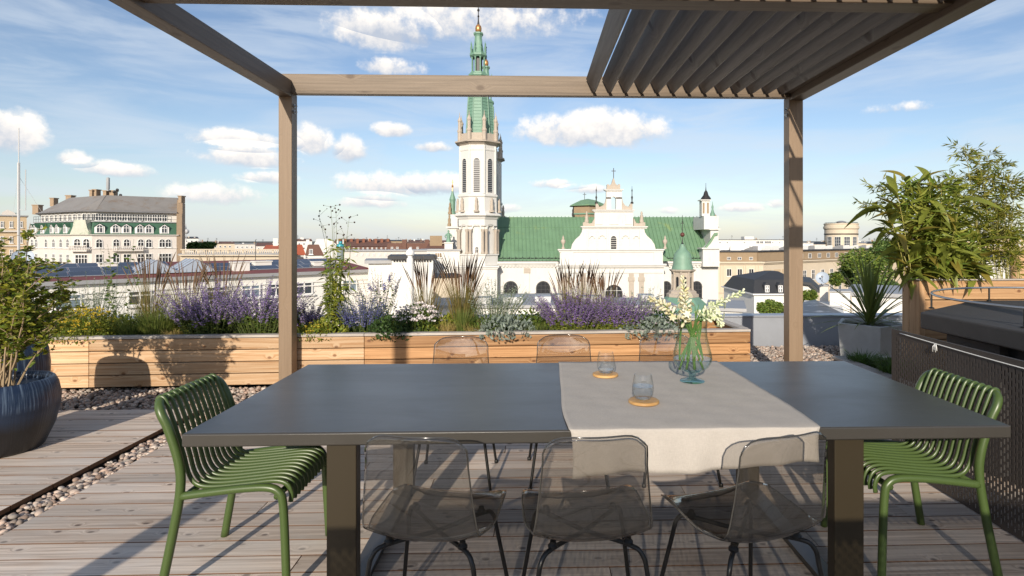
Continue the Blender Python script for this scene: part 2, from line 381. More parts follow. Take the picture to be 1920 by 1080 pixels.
# ---- gravel
def ico(sub):
    bm = bmesh.new(); bmesh.ops.create_icosphere(bm, subdivisions=sub, radius=1)
    v = np.array([tuple(x.co) for x in bm.verts]); f = np.array([[a.index for a in fc.verts] for fc in bm.faces]); bm.free(); return v, f
def mesh_np(name, v, f, m, smooth=True):
    me = bpy.data.meshes.new(name); n = len(f)
    me.vertices.add(len(v)); me.vertices.foreach_set('co', v.astype('f').ravel())
    me.loops.add(n*3); me.loops.foreach_set('vertex_index', f.astype('i').ravel())
    me.polygons.add(n); me.polygons.foreach_set('loop_start', np.arange(0, n*3, 3, dtype='i'))
    me.polygons.foreach_set('use_smooth', np.full(n, smooth)); me.materials.append(m); me.update(calc_edges=True); return me
PEB = mat('pebbles', (.42, .37, .32), .75, island=.5, hue=(.34, .235, .18), var=.06, vscale=60)
def gravel(name, rects, size, sub, dens):
    rg = np.random.default_rng(len(name)); bv, bf = ico(sub); V, T = [], []; base = 0
    for (x0, x1, y0, y1) in rects:
        n = int((x1-x0)*(y1-y0)*dens)
        for _ in range(n):
            s = size*rg.uniform(.55, 1.25)*np.array([1, rg.uniform(.6, .95), rg.uniform(.45, .75)])/2
            a, t = rg.uniform(0, 6.28), rg.uniform(-.5, .5)
            v = bv*s*(1+.12*np.sin(bv[:, [1, 2, 0]]*2.3+a))
            v = np.stack([v[:, 0], v[:, 1]*cos(t)-v[:, 2]*sin(t), v[:, 1]*sin(t)+v[:, 2]*cos(t)], 1)
            v = np.stack([v[:, 0]*cos(a)-v[:, 1]*sin(a), v[:, 0]*sin(a)+v[:, 1]*cos(a), v[:, 2]], 1)
            V.append(v+np.array([rg.uniform(x0, x1), rg.uniform(y0, y1), -.058+rg.uniform(0, .022)])); T.append(bf+base); base += len(bv)
    o = struct(obj(name, mesh_np(name, np.concatenate(V), np.concatenate(T), PEB)), 'stuff')
    tag(o, {'gravel_strip': 'strip of rounded pebbles between the two decks', 'gravel_bed': 'bed of rounded pebbles round the long planter'}[name], 'gravel')
gravel('gravel_strip', [(-2.94, -2.71, 2.0, Y_DECK)], .042, 2, 1900)
gravel('gravel_bed', [(-6.3, 2.6, Y_DECK+.01, 6.25), (2.5, 4.9, Y_DECK+.01, 8.4)], .05, 1, 1050)
# ---- long planter
PH = .52
PA, PB = G(105, 632, PH), G(1407, 617, PH)
p_ang = atan2(PB.y-PA.y, PB.x-PA.x); p_root_loc = Vector((PB.x, PB.y, 0))
PJ = -(hypot(PB.x-W(685, 624, 1).x*G(685, 624, PH).y, PB.y-G(685, 624, PH).y))
P_END, P_DEP = -9.2, 1.02
def P(x, y, z):                                   # planter frame to world
    return p_root_loc + Vector((x*cos(p_ang)-y*sin(p_ang), x*sin(p_ang)+y*cos(p_ang), z))
planter = thing('planter_box', 'long low timber planter box of horizontal boards, full of flowering perennials', 'planter', p_root_loc, p_ang)
def pbox(name, a, b, m, parent=planter, bv=.004):
    c = [(p+q)/2 for p, q in zip(a, b)]; h = [abs(q-p)/2 for p, q in zip(a, b)]
    mb = MB(); mb.box([-k for k in h], h); wc = P(*c)
    return bevel(mb.build(name, m, parent, loc=wc, rz=p_ang), bv, 2)
for (xa, xb, m, dz) in ((P_END, -6.9, PINE, 0), (-6.896, PJ-.002, PINE, .004), (PJ+.002, 0, LARCH, 0)):
    for k in range(4):
        pbox('board', (xa, 0, .004+k*.1225+dz*.3), (xb, .03, .118+k*.1225+dz*.3), m)
    for k in range(4): pbox('back_board', (xa, P_DEP-.03, .004+k*.1225), (xb, P_DEP, .118+k*.1225), m)
    pbox('cap', (xa, -.012, .4925), (xb, .085, PH), CAPW); pbox('cap', (xa, P_DEP-.085, .4925), (xb, P_DEP+.012, PH), CAPW)
for k in range(4): pbox('end_board', (-.03, .032, .004+k*.1225), (-.001, P_DEP-.032, .118+k*.1225), LARCH)
pbox('cap', (-.085, .087, .4927), (.012, P_DEP-.087, PH+.001), CAPW)
pbox('liner', (P_END, .031, .002), (-.031, .045, .488), mat('liner', (.01, .01, .01), .9))
so = pbox('soil', (P_END, .047, .02), (-.6, P_DEP-.032, .44), SOIL)
pbox('soil', (-.598, .047, .02), (-.032, P_DEP-.032, .36), SOIL)
# ---- pergola
PY = 6.0
xl0, xl1 = W(522, 300, PY).x, W(547, 300, PY).x
xr0, xr1 = W(1480, 300, PY).x, W(1506, 300, PY).x
ZB = W(540, 173, PY).z; ZT = W(540, 138, PY).z; ZS = W(521, 181, PY).z
perg = thing('pergola', 'bronze brown timber pergola with tilted louvers over the dining table', 'pergola', ((xl0+xr1)/2, 4, 0))
def slab3(name, a, b, m, parent, bv=.006):
    c = [(p+q)/2 for p, q in zip(a, b)]; h = [abs(q-p)/2 for p, q in zip(a, b)]
    mb = MB(); mb.box([-k for k in h], h); return bevel(mb.build(name, m, parent, loc=c), bv, 2)
YN = -.35
YM = 1.72
for x0, x1 in ((xl0, xl1), (xr0, xr1)):
    for y in (PY, YN):
        po = slab3('post', (x0, y, -.07), (x1, y+.14, (ZB if y == PY else ZS)-.002), BRZZ, perg)
        if y == PY:
            s = 1 if x0 < 0 else -1; xs = x1 if x0 < 0 else x0
            for zz in (W(550, 197, PY).z, W(550, 208, PY).z):
                b_ = MB(); b_.tube([(xs-s*.01, y+.05, zz), (xs+s*.012, y+.05, zz)], .017, 10); b_.tube([(xs, y+.05, zz), (xs+s*.035, y+.05, zz)], .009, 8); b_.build('bolt', STEEL, po)
    slab3('side_beam', (x0, YN-.1, ZS), (x1, PY-.002, ZS+.165), BRZY, perg)
slab3('cross_beam', (xl0+.02, PY, ZB), (xr1-.02, PY+.14, ZT), BRZ, perg)
slab3('cross_beam', (xl1+.002, 3.62, ZB), (xr0-.002, 3.78, ZT), BRZ, perg)
slab3('cross_beam', (xl1+.002, YM, ZB), (xr0-.002, YM+.14, ZT), BRZ, perg)
slab3('ledge', (xl1+.004, PY-.03, ZB-.02), (xr0-.004, PY-.002, ZB+.012), BRZ, perg, .003)
slab3('gutter_rail', (xr0-.07, YM+.142, ZB+.02), (xr0-.002, 3.618, ZB+.12), BRZY, perg, .003)
slab3('gutter_rail', (xr0-.07, 3.782, ZB+.02), (xr0-.002, PY-.032, ZB+.12), BRZY, perg, .003)
sx0 = W(1098, 146, PY).x; pitch = (xr0-.17-sx0)/12.0; wz = .148; wx = .080
lm = MB()
for (ya, yb) in ((3.782, PY-.034), (YM+.142, 3.618)):
    mb = MB(); hl = (yb-ya)/2; tx, tz = .022*wz/.168, .022*wx/.168
    mb.hexa([(0, -hl, wz), (tx, -hl, wz+tz), (tx, hl, wz+tz), (0, hl, wz), (wx, -hl, 0), (wx+tx, -hl, tz), (wx+tx, hl, tz), (wx, hl, 0)])
    me = mb.mesh('louver_slat', SLATM)
    for i in range(13):
        bevel(obj('louver_slat', me, perg, (sx0+i*pitch, (ya+yb)/2, ZB+.004)), .003, 1)
# ---- dining table
TL, TR = W(342.6, 807.8, 2.32).x, W(1893.5, 804, 2.32).x
T0, T1 = 2.31, 3.585
tb = thing('dining_table', 'large dark metal outdoor dining table laid with a linen runner', 'table', ((TL+TR)/2, (T0+T1)/2, 0))
bevel(slab3('tabletop', (TL, T0, .698), (TR, T1, .75), TBL, tb), .004, 2)
for (pa, pb_) in ((612, 668), (1565, 1620)):
    x0 = W(pa, 835, 2.36).x; x1 = W(pb_, 835, 2.36).x
    slab3('leg', (x0, 2.36, .012), (x1, 2.42, .697), TBLEG, tb, .003)
    slab3('leg', (x0, 3.47, .012), (x1, 3.53, .697), TBLEG, tb, .003)
    xm = (x0+x1)/2; slab3('floor_bar', (xm-.045, 2.422, .004), (xm+.045, 3.468, .03), TBL, tb, .002)
    slab3('foot_pad', (xm-.05, 2.365, .0), (xm+.05, 2.415, .0115), BLACK, tb, .001)
    slab3('foot_pad', (xm-.05, 3.475, .0), (xm+.05, 3.525, .0115), BLACK, tb, .001)
# ---- linen runner
def runner():
    x0, x1 = W(1043, 678, T1).x, W(1348, 677, T1).x
    path = [(T1+.014, .62), (T1+.013, .70), (T1+.012, .742), (T1+.004, .7535)]
    n = 34; path += [(T1+(T0-T1)*i/n, .7542) for i in range(1, n)]
    path += [(T0-.002, .7538), (T0-.008, .7525), (T0-.0105, .748), (T0-.0115, .74), (T0-.0125, .72), (T0-.0135, .70), (T0-.015, .68), (T0-.0155, .66), (T0-.016, .64), (T0-.016, .62), (T0-.015, .60), (T0-.014, .582)]
    nx = 56; v, f = [], []
    for j, (y, z) in enumerate(path):
        hang = max(0, .745-z)
        for i in range(nx+1):
            u = i/nx; ex = .012*sin(j*.16+.4)*(1-2*u)+.004*sin(j*.31+1+u*3)
            x = x0+(x1-x0)*u+ex
            zz = z; yy = y
            if hang > 0 and y < T0:
                fr = hang/.17; yy -= fr*(.010+.010*sin(u*17+.6)+.006*sin(u*37+2)); zz += fr*(.035*u-.012*(1-u)+.008*sin(u*9))
            elif hang == 0: zz += .0012*(1+sin(x*23+y*31)*sin(y*17-x*9))+.0016*max(0, 1-abs(y-2.92)/.012)+.0013*max(0, 1-abs(x-.66)/.01)
            v.append((x, yy, zz))
    for j in range(len(path)-1):
        for i in range(nx): a = j*(nx+1)+i; f.append((a, a+1, a+nx+2, a+nx+1))
    me = bpy.data.meshes.new('table_runner'); me.from_pydata(v, [], f); me.polygons.foreach_set('use_smooth', [True]*len(f))
    m = bpy.data.materials.new('linen'); m.use_nodes = True; nt = m.node_tree; b = nt.nodes['Principled BSDF']; L = nt.links.new
    b.inputs['Roughness'].default_value = .9; b.inputs['Specular IOR Level'].default_value = .1
    tc = nn(nt, 'ShaderNodeTexCoord'); tot = None
    for sc_ in ((900, 60, 60), (60, 900, 900)):
        mp = nn(nt, 'ShaderNodeMapping', inp={'Scale': sc_}); L(tc.outputs['Object'], mp.inputs[0])
        n_ = nn(nt, 'ShaderNodeTexNoise', inp={'Scale': 1, 'Detail': 2}); L(mp.outputs[0], n_.inputs['Vector'])
        tot = n_.outputs['Fac'] if tot is None else math_(nt, 'ADD', tot, n_.outputs['Fac'])
    n_ = nn(nt, 'ShaderNodeTexNoise', inp={'Scale': 9, 'Detail': 5}); L(tc.outputs['Object'], n_.inputs['Vector'])
    val = math_(nt, 'ADD', math_(nt, 'MULTIPLY', tot, .32), math_(nt, 'ADD', .6, math_(nt, 'MULTIPLY', n_.outputs['Fac'], .16)))
    hs = nn(nt, 'ShaderNodeHueSaturation', inp={'Color': (.44, .405, .365, 1)}); L(val, hs.inputs['Value']); L(hs.outputs[0], b.inputs['Base Color'])
    bp = nn(nt, 'ShaderNodeBump', inp={'Strength': .25, 'Distance': .002}); L(math_(nt, 'ADD', tot, math_(nt, 'MULTIPLY', n_.outputs['Fac'], 3.)), bp.inputs['Height']); L(bp.outputs[0], b.inputs['Normal'])
    me.materials.append(m)
    o = obj('table_runner', me); s = o.modifiers.new('thick', 'SOLIDIFY'); s.thickness = .0016; s.offset = 1
    tag(o, 'natural linen runner draped across the dining table', 'table runner')
runner()
ZC = .7562
# ---- coasters, glasses, vase
GLASS = clear_mat('clear_glass', (.99, .995, .995), (.86, .89, .90), .01, 1.5)
WATER = clear_mat('water', (.98, .985, .99), (.88, .92, .95), .01, 1.33)
AQUA = clear_mat('aqua_glass', (.97, .99, .985), (.66, .82, .79), .015, 1.5)
AQUAF = clear_mat('aqua_glass_foot', (.74, .89, .90), (.40, .64, .67), .03, 1.5)
OAK = wood('coaster_oak', (.55, .33, .13), (.42, .23, .08), (.25, .12, .04), .5, knots=False)
def coaster(px, py, label):
    p = G(px, py, ZC); m = MB(); m.lathe([(.066, 0), (.070, .003), (.070, .011), (.067, .014), (.058, .0142)], 40)
    o = m.build('coaster', OAK, smooth=True, angle=50, loc=(p.x, p.y, ZC)); tag(o, label, 'coaster'); return p
def tumbler(p, label, fill):
    t = thing('tumbler', label, 'glass', (p.x, p.y, ZC+.0146))
    out = [(.001, 0), (.024, 0), (.036, .006), (.046, .022), (.050, .042), (.0485, .066), (.044, .09), (.0395, .112), (.0388, .1145)]
    inn = [(.0375, .1145), (.0382, .112), (.0427, .09), (.0472, .066), (.0487, .042), (.0445, .0235), (.034, .009), (.022, .0055), (.001, .005)]
    m = MB(); m.lathe(out+inn, 40, cap=False); m.build('bowl', GLASS, t, True, 60, loc=t.location)
    m = MB()
    prof = [(.001, .0058), (.0215, .006), (.0335, .0096), (.044, .0238), (.0481, .042)]
    prof = prof[:4] + [(.044+.0041*(fill-.0238)/.018, fill)] if fill < .042 else prof + [(.0481-.0014*(fill-.042)/.024, fill)]
    m.lathe(prof+[(.001, fill)], 40, cap=False); m.build('water', WATER, t, True, 40, loc=t.location)
p1 = coaster(1135, 704.5, 'round oak coaster under the nearly empty glass'); tumbler(p1+Vector((.004, .006, 0)), 'stemless glass with a little water in the bottom', .018)
p2 = coaster(1207, 755, 'round oak coaster under the half full water glass'); tumbler(p2+Vector((-.002, .01, 0)), 'stemless glass half full of water', .060)
pv = G(1298, 715, ZC)
vase = thing('vase', 'footed pale aqua glass vase with ribbed bulb holding white flowers', 'vase', (pv.x, pv.y, ZC))
m = MB(); m.lathe([(.001, 0), (.060, 0), (.0645, .003), (.062, .007), (.035, .012), (.020, .018), (.0175, .03), (.020, .042), (.026, .047)], 40, cap=False); m.build('foot', AQUAF, vase, True, 50, loc=vase.location)
vo = [(.022, .047), (.055, .058), (.082, .078), (.098, .105), (.1015, .125), (.097, .155), (.086, .195), (.0765, .24), (.0735, .28), (.0775, .32), (.086, .352)]
m = MB(); m.lathe(vo, 64, flute=.012, nfl=16, cap=False); m.lathe([(r-.003, z+.002) for r, z in vo][::-1], 64, flute=.012, nfl=16, cap=False)
m.lathe([(.0858, .352), (.0870, .354), (.0850, .3555), (.0832, .354)], 64, cap=False)
m.build('bowl', AQUA, vase, True, 60, loc=vase.location)
m = MB(); m.lathe([(.018, .0505), (.051, .0615), (.078, .081), (.094, .107), (.0968, .122), (.001, .122)], 48, cap=False); m.build('water', WATER, vase, True, 40, loc=vase.location)
STEMG = mat('flower_stem_green', (.10, .20, .04), .45, var=.1, vscale=20, translucent=.2)
BUD = mat('cream_buds', (.80, .79, .66), .5, island=.12, hue=(.72, .64, .34), translucent=.2)
BUDW = mat('white_buds', (.82, .83, .66), .5, island=.10, hue=(.62, .70, .36), translucent=.2)
def bud(m, p, d, l, r, mi=0):
    d = Vector(d).normalized(); p = Vector(p)
    m.tube([p, p+d*l*.3, p+d*l*.62, p+d*l*.88, p+d*l], [r*.45, r*.6, r, r*.75, r*.15], 6, mi)
FY = pv.y
def flower(heads, label, tipmat, spread, n, seed):
    rg = random.Random(seed)
    t = thing('flower_stem', label, 'flower', (pv.x, pv.y, ZC+.06), group=None)
    pts = [W(px, py, FY+dy) for px, py, dy in heads]
    base = Vector((pv.x-(pts[-1].x-pv.x)*.25, pv.y, ZC+.062)); neck = Vector((pv.x+(pts[0].x-pv.x)*.32, pv.y+(pts[0].y-pv.y)*.3, ZC+.30))
    path = smooth_path([base, neck]+pts, 7)
    m = MB(); m.tube(path, [.0062-.0035*i/len(path) for i in range(len(path))], 7); m.build('stem', STEMG, t, True)
    m = MB(); k0 = int(len(path)*spread)
    for i in range(n):
        q = k0+(len(path)-1-k0)*i/(n-1); j = min(int(q), len(path)-2); p = path[j].lerp(path[j+1], q-j); tg = (path[j+1]-path[j]).normalized()
        a = i*2.4; s = tg.orthogonal().normalized(); s2 = tg.cross(s); fr = i/(n-1)
        a += rg.uniform(-.5, .5); d = (s*cos(a)+s2*sin(a))*(1.1-.4*fr)*rg.uniform(.7, 1.3)+tg*(.40+.6*fr)
        if rg.random() < .34*(1.15-fr):                # an open star on its tube
            dn = d.normalized(); q_ = p+dn*.040; o1 = dn.orthogonal().normalized(); o2 = dn.cross(o1)
            for h in range(6):
                pd = o1*cos(h*pi/3)+o2*sin(h*pi/3); w_ = dn.cross(pd)*.0065; m.face([q_, q_+pd*.012+w_+dn*.004, q_+pd*.024+dn*.001, q_+pd*.012-w_+dn*.004])
        bud(m, p, d, .040*(1-.35*fr)*rg.uniform(.75, 1.25), .0082*(1-.25*fr)*rg.uniform(.85, 1.2))
    m.build('buds', tipmat, t, True)
    m = MB()
    for i in range(2):
        a = rg.uniform(-.8, .8); p0 = base+Vector((0, 0, .05)); tip = neck+Vector((.05*sin(a*3+i*3), .03*cos(a*5), .07+.04*i)); mid = (p0+tip)/2+Vector((.012*cos(i*3), 0, .02))
        L_ = smooth_path([p0, mid, tip], 5); w = [.003, .005, .006, .006, .006, .005, .005, .004, .003, .002, .001]
        for q in range(len(L_)-1):
            s = Vector((1, .3*i, 0)).normalized(); m.face([L_[q]-s*w[q], L_[q]+s*w[q], L_[q+1]+s*w[q+1], L_[q+1]-s*w[q+1]])
    m.build('leaf', STEMG, t, True)
flower([(1290, 590, .0), (1284, 560, .02), (1281, 522, .02)], 'upright cream tuberose spike rising from the middle of the vase', BUD, .55, 36, 1)
flower([(1262, 590, -.03), (1245, 572, -.05), (1219, 561, -.06)], 'tuberose spike leaning out of the vase toward the purple catmint', BUD, .5, 30, 2)
flower([(1318, 592, .02), (1345, 570, .03), (1392, 547, .03)], 'long white tuberose spike leaning toward the tall bamboo', BUDW, .42, 46, 3)
flower([(1318, 600, -.05), (1338, 588, -.07), (1352, 606, -.08)], 'white tuberose spike drooping over the vase rim', BUDW, .5, 32, 4)
flower([(1284, 605, -.05), (1286, 596, -.07), (1284, 578, -.08)], 'short cream tuberose spike at the front of the vase', BUD, .55, 22, 5)
# ---- smoked shell chairs
SMOKE = clear_mat('smoked_polycarbonate', (.84, .825, .80), (.28, .27, .25), .015, 1.8, haze=.008)
RIM = mat('smoked_rim', (.055, .052, .047), .12, spec=.8)
SMOKER = clear_mat('smoked_polycarbonate_rim', (.42, .40, .37), (.16, .15, .13), .05, 1.6)
def shell_chair(label):
    t = thing('shell_chair', label, 'chair')
    prof = smooth_path([(0, .245, .418), (0, .232, .447), (0, .12, .452), (0, -.04, .436), (0, -.15, .440), (0, -.215, .485), (0, -.243, .60), (0, -.262, .73), (0, -.285, .845)], 6)
    nv = len(prof); nu = 24; m = MB(); v = []
    for j, p in enumerate(prof):
        s = j/(nv-1)
        w = .232 if s < .38 else .232-.052*min(1, (s-.38)/.5)
        if s > .42: w -= .010*sin(pi*min(1, (s-.42)/.2))
        if s < .30: w *= .34+.66*math.sqrt(max(0, 1-(1-s/.30)**2.2))
        if s > .93: w *= (1-((s-.93)/.07)**3*.20)
        for i in range(nu+1):
            u = 2*i/nu-1; x = w*u; y, z = p.y, p.z
            back = max(0, (s-.42)/.58)
            z += min(1, s/.25)*max(0, min(1, (.78-s)/.30))*.036*abs(u)**2.4; y += back*.034*u*u
            if s > .90: z -= .016*abs(u)**6*(s-.9)/.1
            v.append((x, y, z))
    f = [(j*(nu+1)+i, j*(nu+1)+i+1, (j+1)*(nu+1)+i+1, (j+1)*(nu+1)+i) for j in range(nv-1) for i in range(nu)]
    m.add(v, f); o = m.build('shell', [SMOKE, SMOKER], t, True); sm = o.modifiers.new('thick', 'SOLIDIFY'); sm.thickness = .006; sm.offset = 0; sm.material_offset_rim = 1
    g_ = lambda j, i: v[j*(nu+1)+i]; per = [g_(0, i) for i in range(0, nu+1, 2)]+[g_(j, nu) for j in range(2, nv-1, 2)]+[g_(nv-1, i) for i in range(nu, -1, -2)]+[g_(j, 0) for j in range(nv-2, 0, -2)]
    m = MB(); m.tube(per+[per[0]], .0030, 6, cap=False); m.build('rim', RIM, t, True)
    for sx in (-1, 1):
        path = smooth_path([(sx*.235, .245, 0), (sx*.19, .185, .30), (sx*.172, .165, .395), (sx*.135, .125, .414), (0, -.01, .404), (-sx*.135, -.145, .414), (-sx*.178, -.185, .392), (-sx*.196, -.20, .30), (-sx*.235, -.25, 0)], 6)
        m = MB(); m.tube(path, .0088, 8); m.build('leg_frame', BLACK, t, True)
    for sx in (-1, 1):
        for yy in (.125, -.145):
            m = MB(); m.lathe([(.018, 0), (.018, .008), (.011, .016), (.011, .022)], 14, (sx*.135, yy, .418)); m.build('seat_mount', BLACK, t, True, 40)
    for sx in (-1, 1):
        for yy in (.245, -.25):
            m = MB(); m.lathe([(.013, -.001), (.013, .016), (.010, .02)], 12, (sx*.235, yy, .001)); m.build('foot_cap', BLACK, t, True, 40)
    return t
c0 = shell_chair('smoked clear shell chair pulled up to the bare half of the table')
def back_at(px, py, rz, side):                    # chair whose back top stands under that pixel
    p = G(px, py, .845); d = Vector((-sin(rz), cos(rz), 0))
    return Vector((p.x, p.y, 0))+d*.285
c0.location = back_at(771, 821, R(-9), 1); c0.rotation_euler = (0, 0, R(-9))
for px, py, rz, lb in ((1121, 821, 4, 'smoked clear shell chair half covered by the hanging edge of the linen runner'),
                       (1488, 818, 17, 'smoked clear shell chair turned at an angle to the right corner of the linen runner'),
                       (866, 631, 180, 'smoked clear shell chair between bare table end and planter, facing the table'),
                       (1056, 628, 181, 'smoked clear shell chair beside the runner with its back to the planter catmint'),
                       (1246, 626, 179, 'smoked clear shell chair standing behind the flower vase by the planter')):
    dup(c0, back_at(px, py, R(rz), 1), R(rz), lb)
# ---- green slatted chairs
GREEN = mat('olive_green_plastic', (.060, .096, .026), .36, spec=.5, var=.03, vscale=8)
def slat_chair(label):
    t = thing('slatted_chair', label, 'chair')
    hw = .245
    for s in (-1, 1):
        y = s*hw
        m = MB(); m.tube(smooth_path([(-.262, y*1.06, 0), (-.215, y*1.02, .25), (-.185, y, .44), (-.19, y, .56), (-.232, y, .70), (-.262, y, .765), (-.282, y*.93, .800), (-.292, y*.80, .814)], 6), [.0185]*36+[.0175]*7, 10)
        m.build('rear_leg', GREEN, t, True)
        m = MB(); m.tube(smooth_path([(.262, y*1.04, 0), (.252, y*1.01, .22), (.242, y, .385), (.225, y, .432), (.18, y, .452), (.08, y, .450), (-.05, y, .437), (-.185, y, .420)], 6), .0175, 10)
        m.build('front_leg', GREEN, t, True)
    m = MB(); m.tube([(-.292, -hw*.80, .814), (-.294, 0, .818), (-.292, hw*.80, .814)], .0175, 10); m.build('top_rail', GREEN, t, True)
    for x_, z_ in ((.215, .412), (-.17, .418)):
        m = MB(); m.tube([(x_, -hw, z_), (x_, hw, z_)], .013, 8); m.build('cross_rail', GREEN, t, True)
    prof = [(-.310, 0, .790), (-.303, 0, .822), (-.282, 0, .824), (-.262, 0, .785), (-.232, 0, .70), (-.197, 0, .58), (-.172, 0, .49), (-.135, 0, .448), (-.06, 0, .440), (.08, 0, .452), (.185, 0, .462), (.238, 0, .448), (.258, 0, .408), (.256, 0, .372)]
    m = MB(); m.tube(smooth_path(prof, 5), .0108, 8, flat=.62); me = m.mesh('slat', GREEN, True)
    n = 11
    for i in range(n):
        obj('slat', me, t, (0, -.2+.4*i/(n-1), 0))
    return t
g0 = slat_chair('olive green slatted chair at the table end beside the gravel strip')
g0.location = (-1.302, 2.765, 0)
dup(g0, (1.785, 2.775, 0), pi, 'olive green slatted chair at the table end beside the perforated panel')
# ---- perforated panels
def perforated(name, length, height, label, loc, rz):
    t = thing(name, label, 'panel', loc, rz)
    m = MB(); cp, sw, rp, sh, mg, th = .022, (.0095 if rz else .0075), .044, .030, .03, .003
    n = int((length-2*mg)/cp); x = -length/2; rows = int((height-2*mg)/rp)
    xs = -length/2+mg+(length-2*mg-n*cp)/2; m.box((x, 0, .01), (xs, th, height))
    for i in range(n):
        a = xs+i*cp; m.box((a, 0, .01), (a+cp-sw, th, height)); b0 = a+cp-sw
        z = .01; off = rp/2 if i % 2 else 0; zs = mg+off
        for k in range(rows-(1 if i % 2 else 0)):
            m.box((b0, 0, z), (b0+sw, th, zs)); z = zs+sh; zs += rp
        m.box((b0, 0, z), (b0+sw, th, height))
    m.box((xs+n*cp, 0, .01), (length/2, th, height))
    m.build('perforated_sheet', PERF, t, loc=loc, rz=rz)
    m = MB(); m.box((-length/2, .0035, height-.03), (length/2, .03, height-.003))
    for xx in (-length/2+.02, 0, length/2-.02): m.box((xx-.015, .0035, 0), (xx+.015, .028, height-.031))
    m.build('frame', PERF, t, loc=loc, rz=rz)
    return t
XP = 2.42
perforated('slotted_divider', 2.35, .90, 'dark slotted metal panel beside the green chair, strung with white cord', (XP, 3.89-1.175, 0), -pi/2)
perforated('slotted_screen', 3.7, 1.33, 'low slotted metal screen behind the smoked chairs', (.55, -.3, 0), 0)
m = MB(); pts = []
for i in range(25): s = i/24; pts.append((XP-.006, 3.79-s*1.75, .886-.016*s-.010*sin(pi*s)))
m.tube(pts, .0032, 6)
for i in range(4):
    a = Vector((XP-.008, 3.44+.003*i, .876)); m.tube([a, a+Vector((-.006, .008*(i-1.5), -.018)), a+Vector((-.005, .009*(i-1.5), -.038-.010*(i % 2)))], .0026, 5)
tag(m.build('cord', WHITEC, smooth=True), 'white cord with a knotted bow stretched along the slotted panel', 'cord')
# ---- charcoal cabinet with steel ring
cab = thing('outdoor_cabinet', 'charcoal cabinet with thick overhanging top beside the slotted panel', 'cabinet', (3.8, 3.5, 0))
xs_, ys_ = W(1722, 588, 4.17).x, 4.17
xc_ = W(1823, 566, 4.96).x
poly = [(xs_, 1.9), (4.95, 1.9), (4.95, 4.96), (xc_, 4.96), (xs_+.03, ys_+.02), (xs_, ys_-.03)]
m = MB(); m.slab(poly, .862, .977); bevel(m.build('top', TUB, cab), .012, 3)
m = MB(); m.slab([(xs_+.16, 1.98), (4.85, 1.98), (4.85, 4.88), (xc_+.05, 4.88), (xs_+.16, ys_-.08)], 0, .8615); m.build('body', mat('cabinet_body', (.016, .016, .017), .6), cab)
m = MB(); m.slab([(xs_+.10, 3.55), (xs_+.158, 3.55), (xs_+.158, 4.02), (xs_+.10, 4.02)], .03, .84); bevel(m.build('door_panel', TUB, cab), .003)
ring = thing('steel_ring', 'round galvanised steel rail on short posts over the charcoal cabinet top', 'rail', (3.95, 3.77, .977))
m = MB(); m.tube([(3.95+1.1*cos(2*pi*i/64), 3.77+1.1*sin(2*pi*i/64), 1.095) for i in range(65)], .0085, 8, cap=False); m.build('rail', STEEL, ring, True)
for a in (147, 94, 200, 250, 300, 20):
    x, y = 3.95+1.1*cos(R(a)), 3.77+1.1*sin(R(a))
    if x < 4.9 and 1.95 < y < 4.9 and x > xs_+.03:
        m = MB(); m.tube([(x, y, .978), (x, y, 1.09)], .007, 8); m.lathe([(.02, 0), (.02, .006), (.012, .012)], 10, (x, y, .978)); m.build('post', BLACK, ring, True, 40)
# ---- tall planter, low planter, pots, parapet
TY = 5.6
tp = thing('tall_planter', 'tall timber planter of wide boards holding the bamboo', 'planter', (W(1692, 527, TY).x, TY, 0))
tx0 = W(1724, 527, TY).x; TD = .27; TZ = W(1692, 526, TY).z; gz = W(1800, 563, TY).z
slab3('corner_post', (tx0, TY-.004, 0), (tx0+.055, TY+.05, TZ-.005), CEDARV, tp, .004)
zz = TZ; k = 0
while zz > .2:
    z0 = zz-(TZ-gz)+.008
    slab3('board', (tx0+.056, TY, max(z0, 0)), (tx0+2.6, TY+.04, zz-.001), CEDAR, tp, .004)
    zz = z0-.008
slab3('side_board', (tx0+.002, TY+.052, 0), (tx0+.04, TY+.16, TZ-.002), CEDARV, tp, .004); slab3('side_board', (tx0, TY+.163, 0), (tx0+.04, TY+TD, TZ-.002), CEDARV, tp, .004)
slab3('back_board', (tx0+.042, TY+TD-.04, 0), (tx0+2.6, TY+TD, TZ-.004), CEDAR, tp, .004)
slab3('cap', (tx0-.01, TY-.02, TZ), (tx0+2.6, TY+.045, TZ+.014), CAPW, tp, .004)
slab3('soil', (tx0+.042, TY+.042, .1), (tx0+2.6, TY+TD-.042, TZ-.08), SOIL, tp)
m = MB(); q = W(1908, 445, TY+.85); m.lathe([(.075, 0), (.075, 1.32), (.06, 1.335)], 18, (q.x, q.y, 0)); tag(m.build('round_post', CEDARV, None, True, 40), 'round wooden post standing among the bamboo', 'post')
LZ = .30
c1, c2 = G(1556, 667, LZ), G(1684, 714, LZ); lx = (c1.x+c2.x)/2; ly1 = c1.y
lp = thing('low_planter', 'low timber planter box with arching green grass beside the slotted panel', 'planter', (lx, 5.0, 0))
slab3('cap', (lx, 3.95, LZ-.03), (lx+.11, ly1, LZ), CAPW, lp); slab3('cap', (lx+.112, ly1-.1, LZ-.031), (tx0-.02, ly1, LZ-.001), CAPW, lp)
for k in range(2):
    slab3('board', (lx+.012, 3.95, .003+k*.133), (lx+.042, ly1-.012, .132+k*.133), CEDAR, lp)
    slab3('end_board', (lx+.044, ly1-.042, .003+k*.133), (tx0-.02, ly1-.012, .132+k*.133), CEDAR, lp)
slab3('soil', (lx+.044, 3.95, .01), (tx0-.02, ly1-.044, LZ-.06), SOIL, lp)
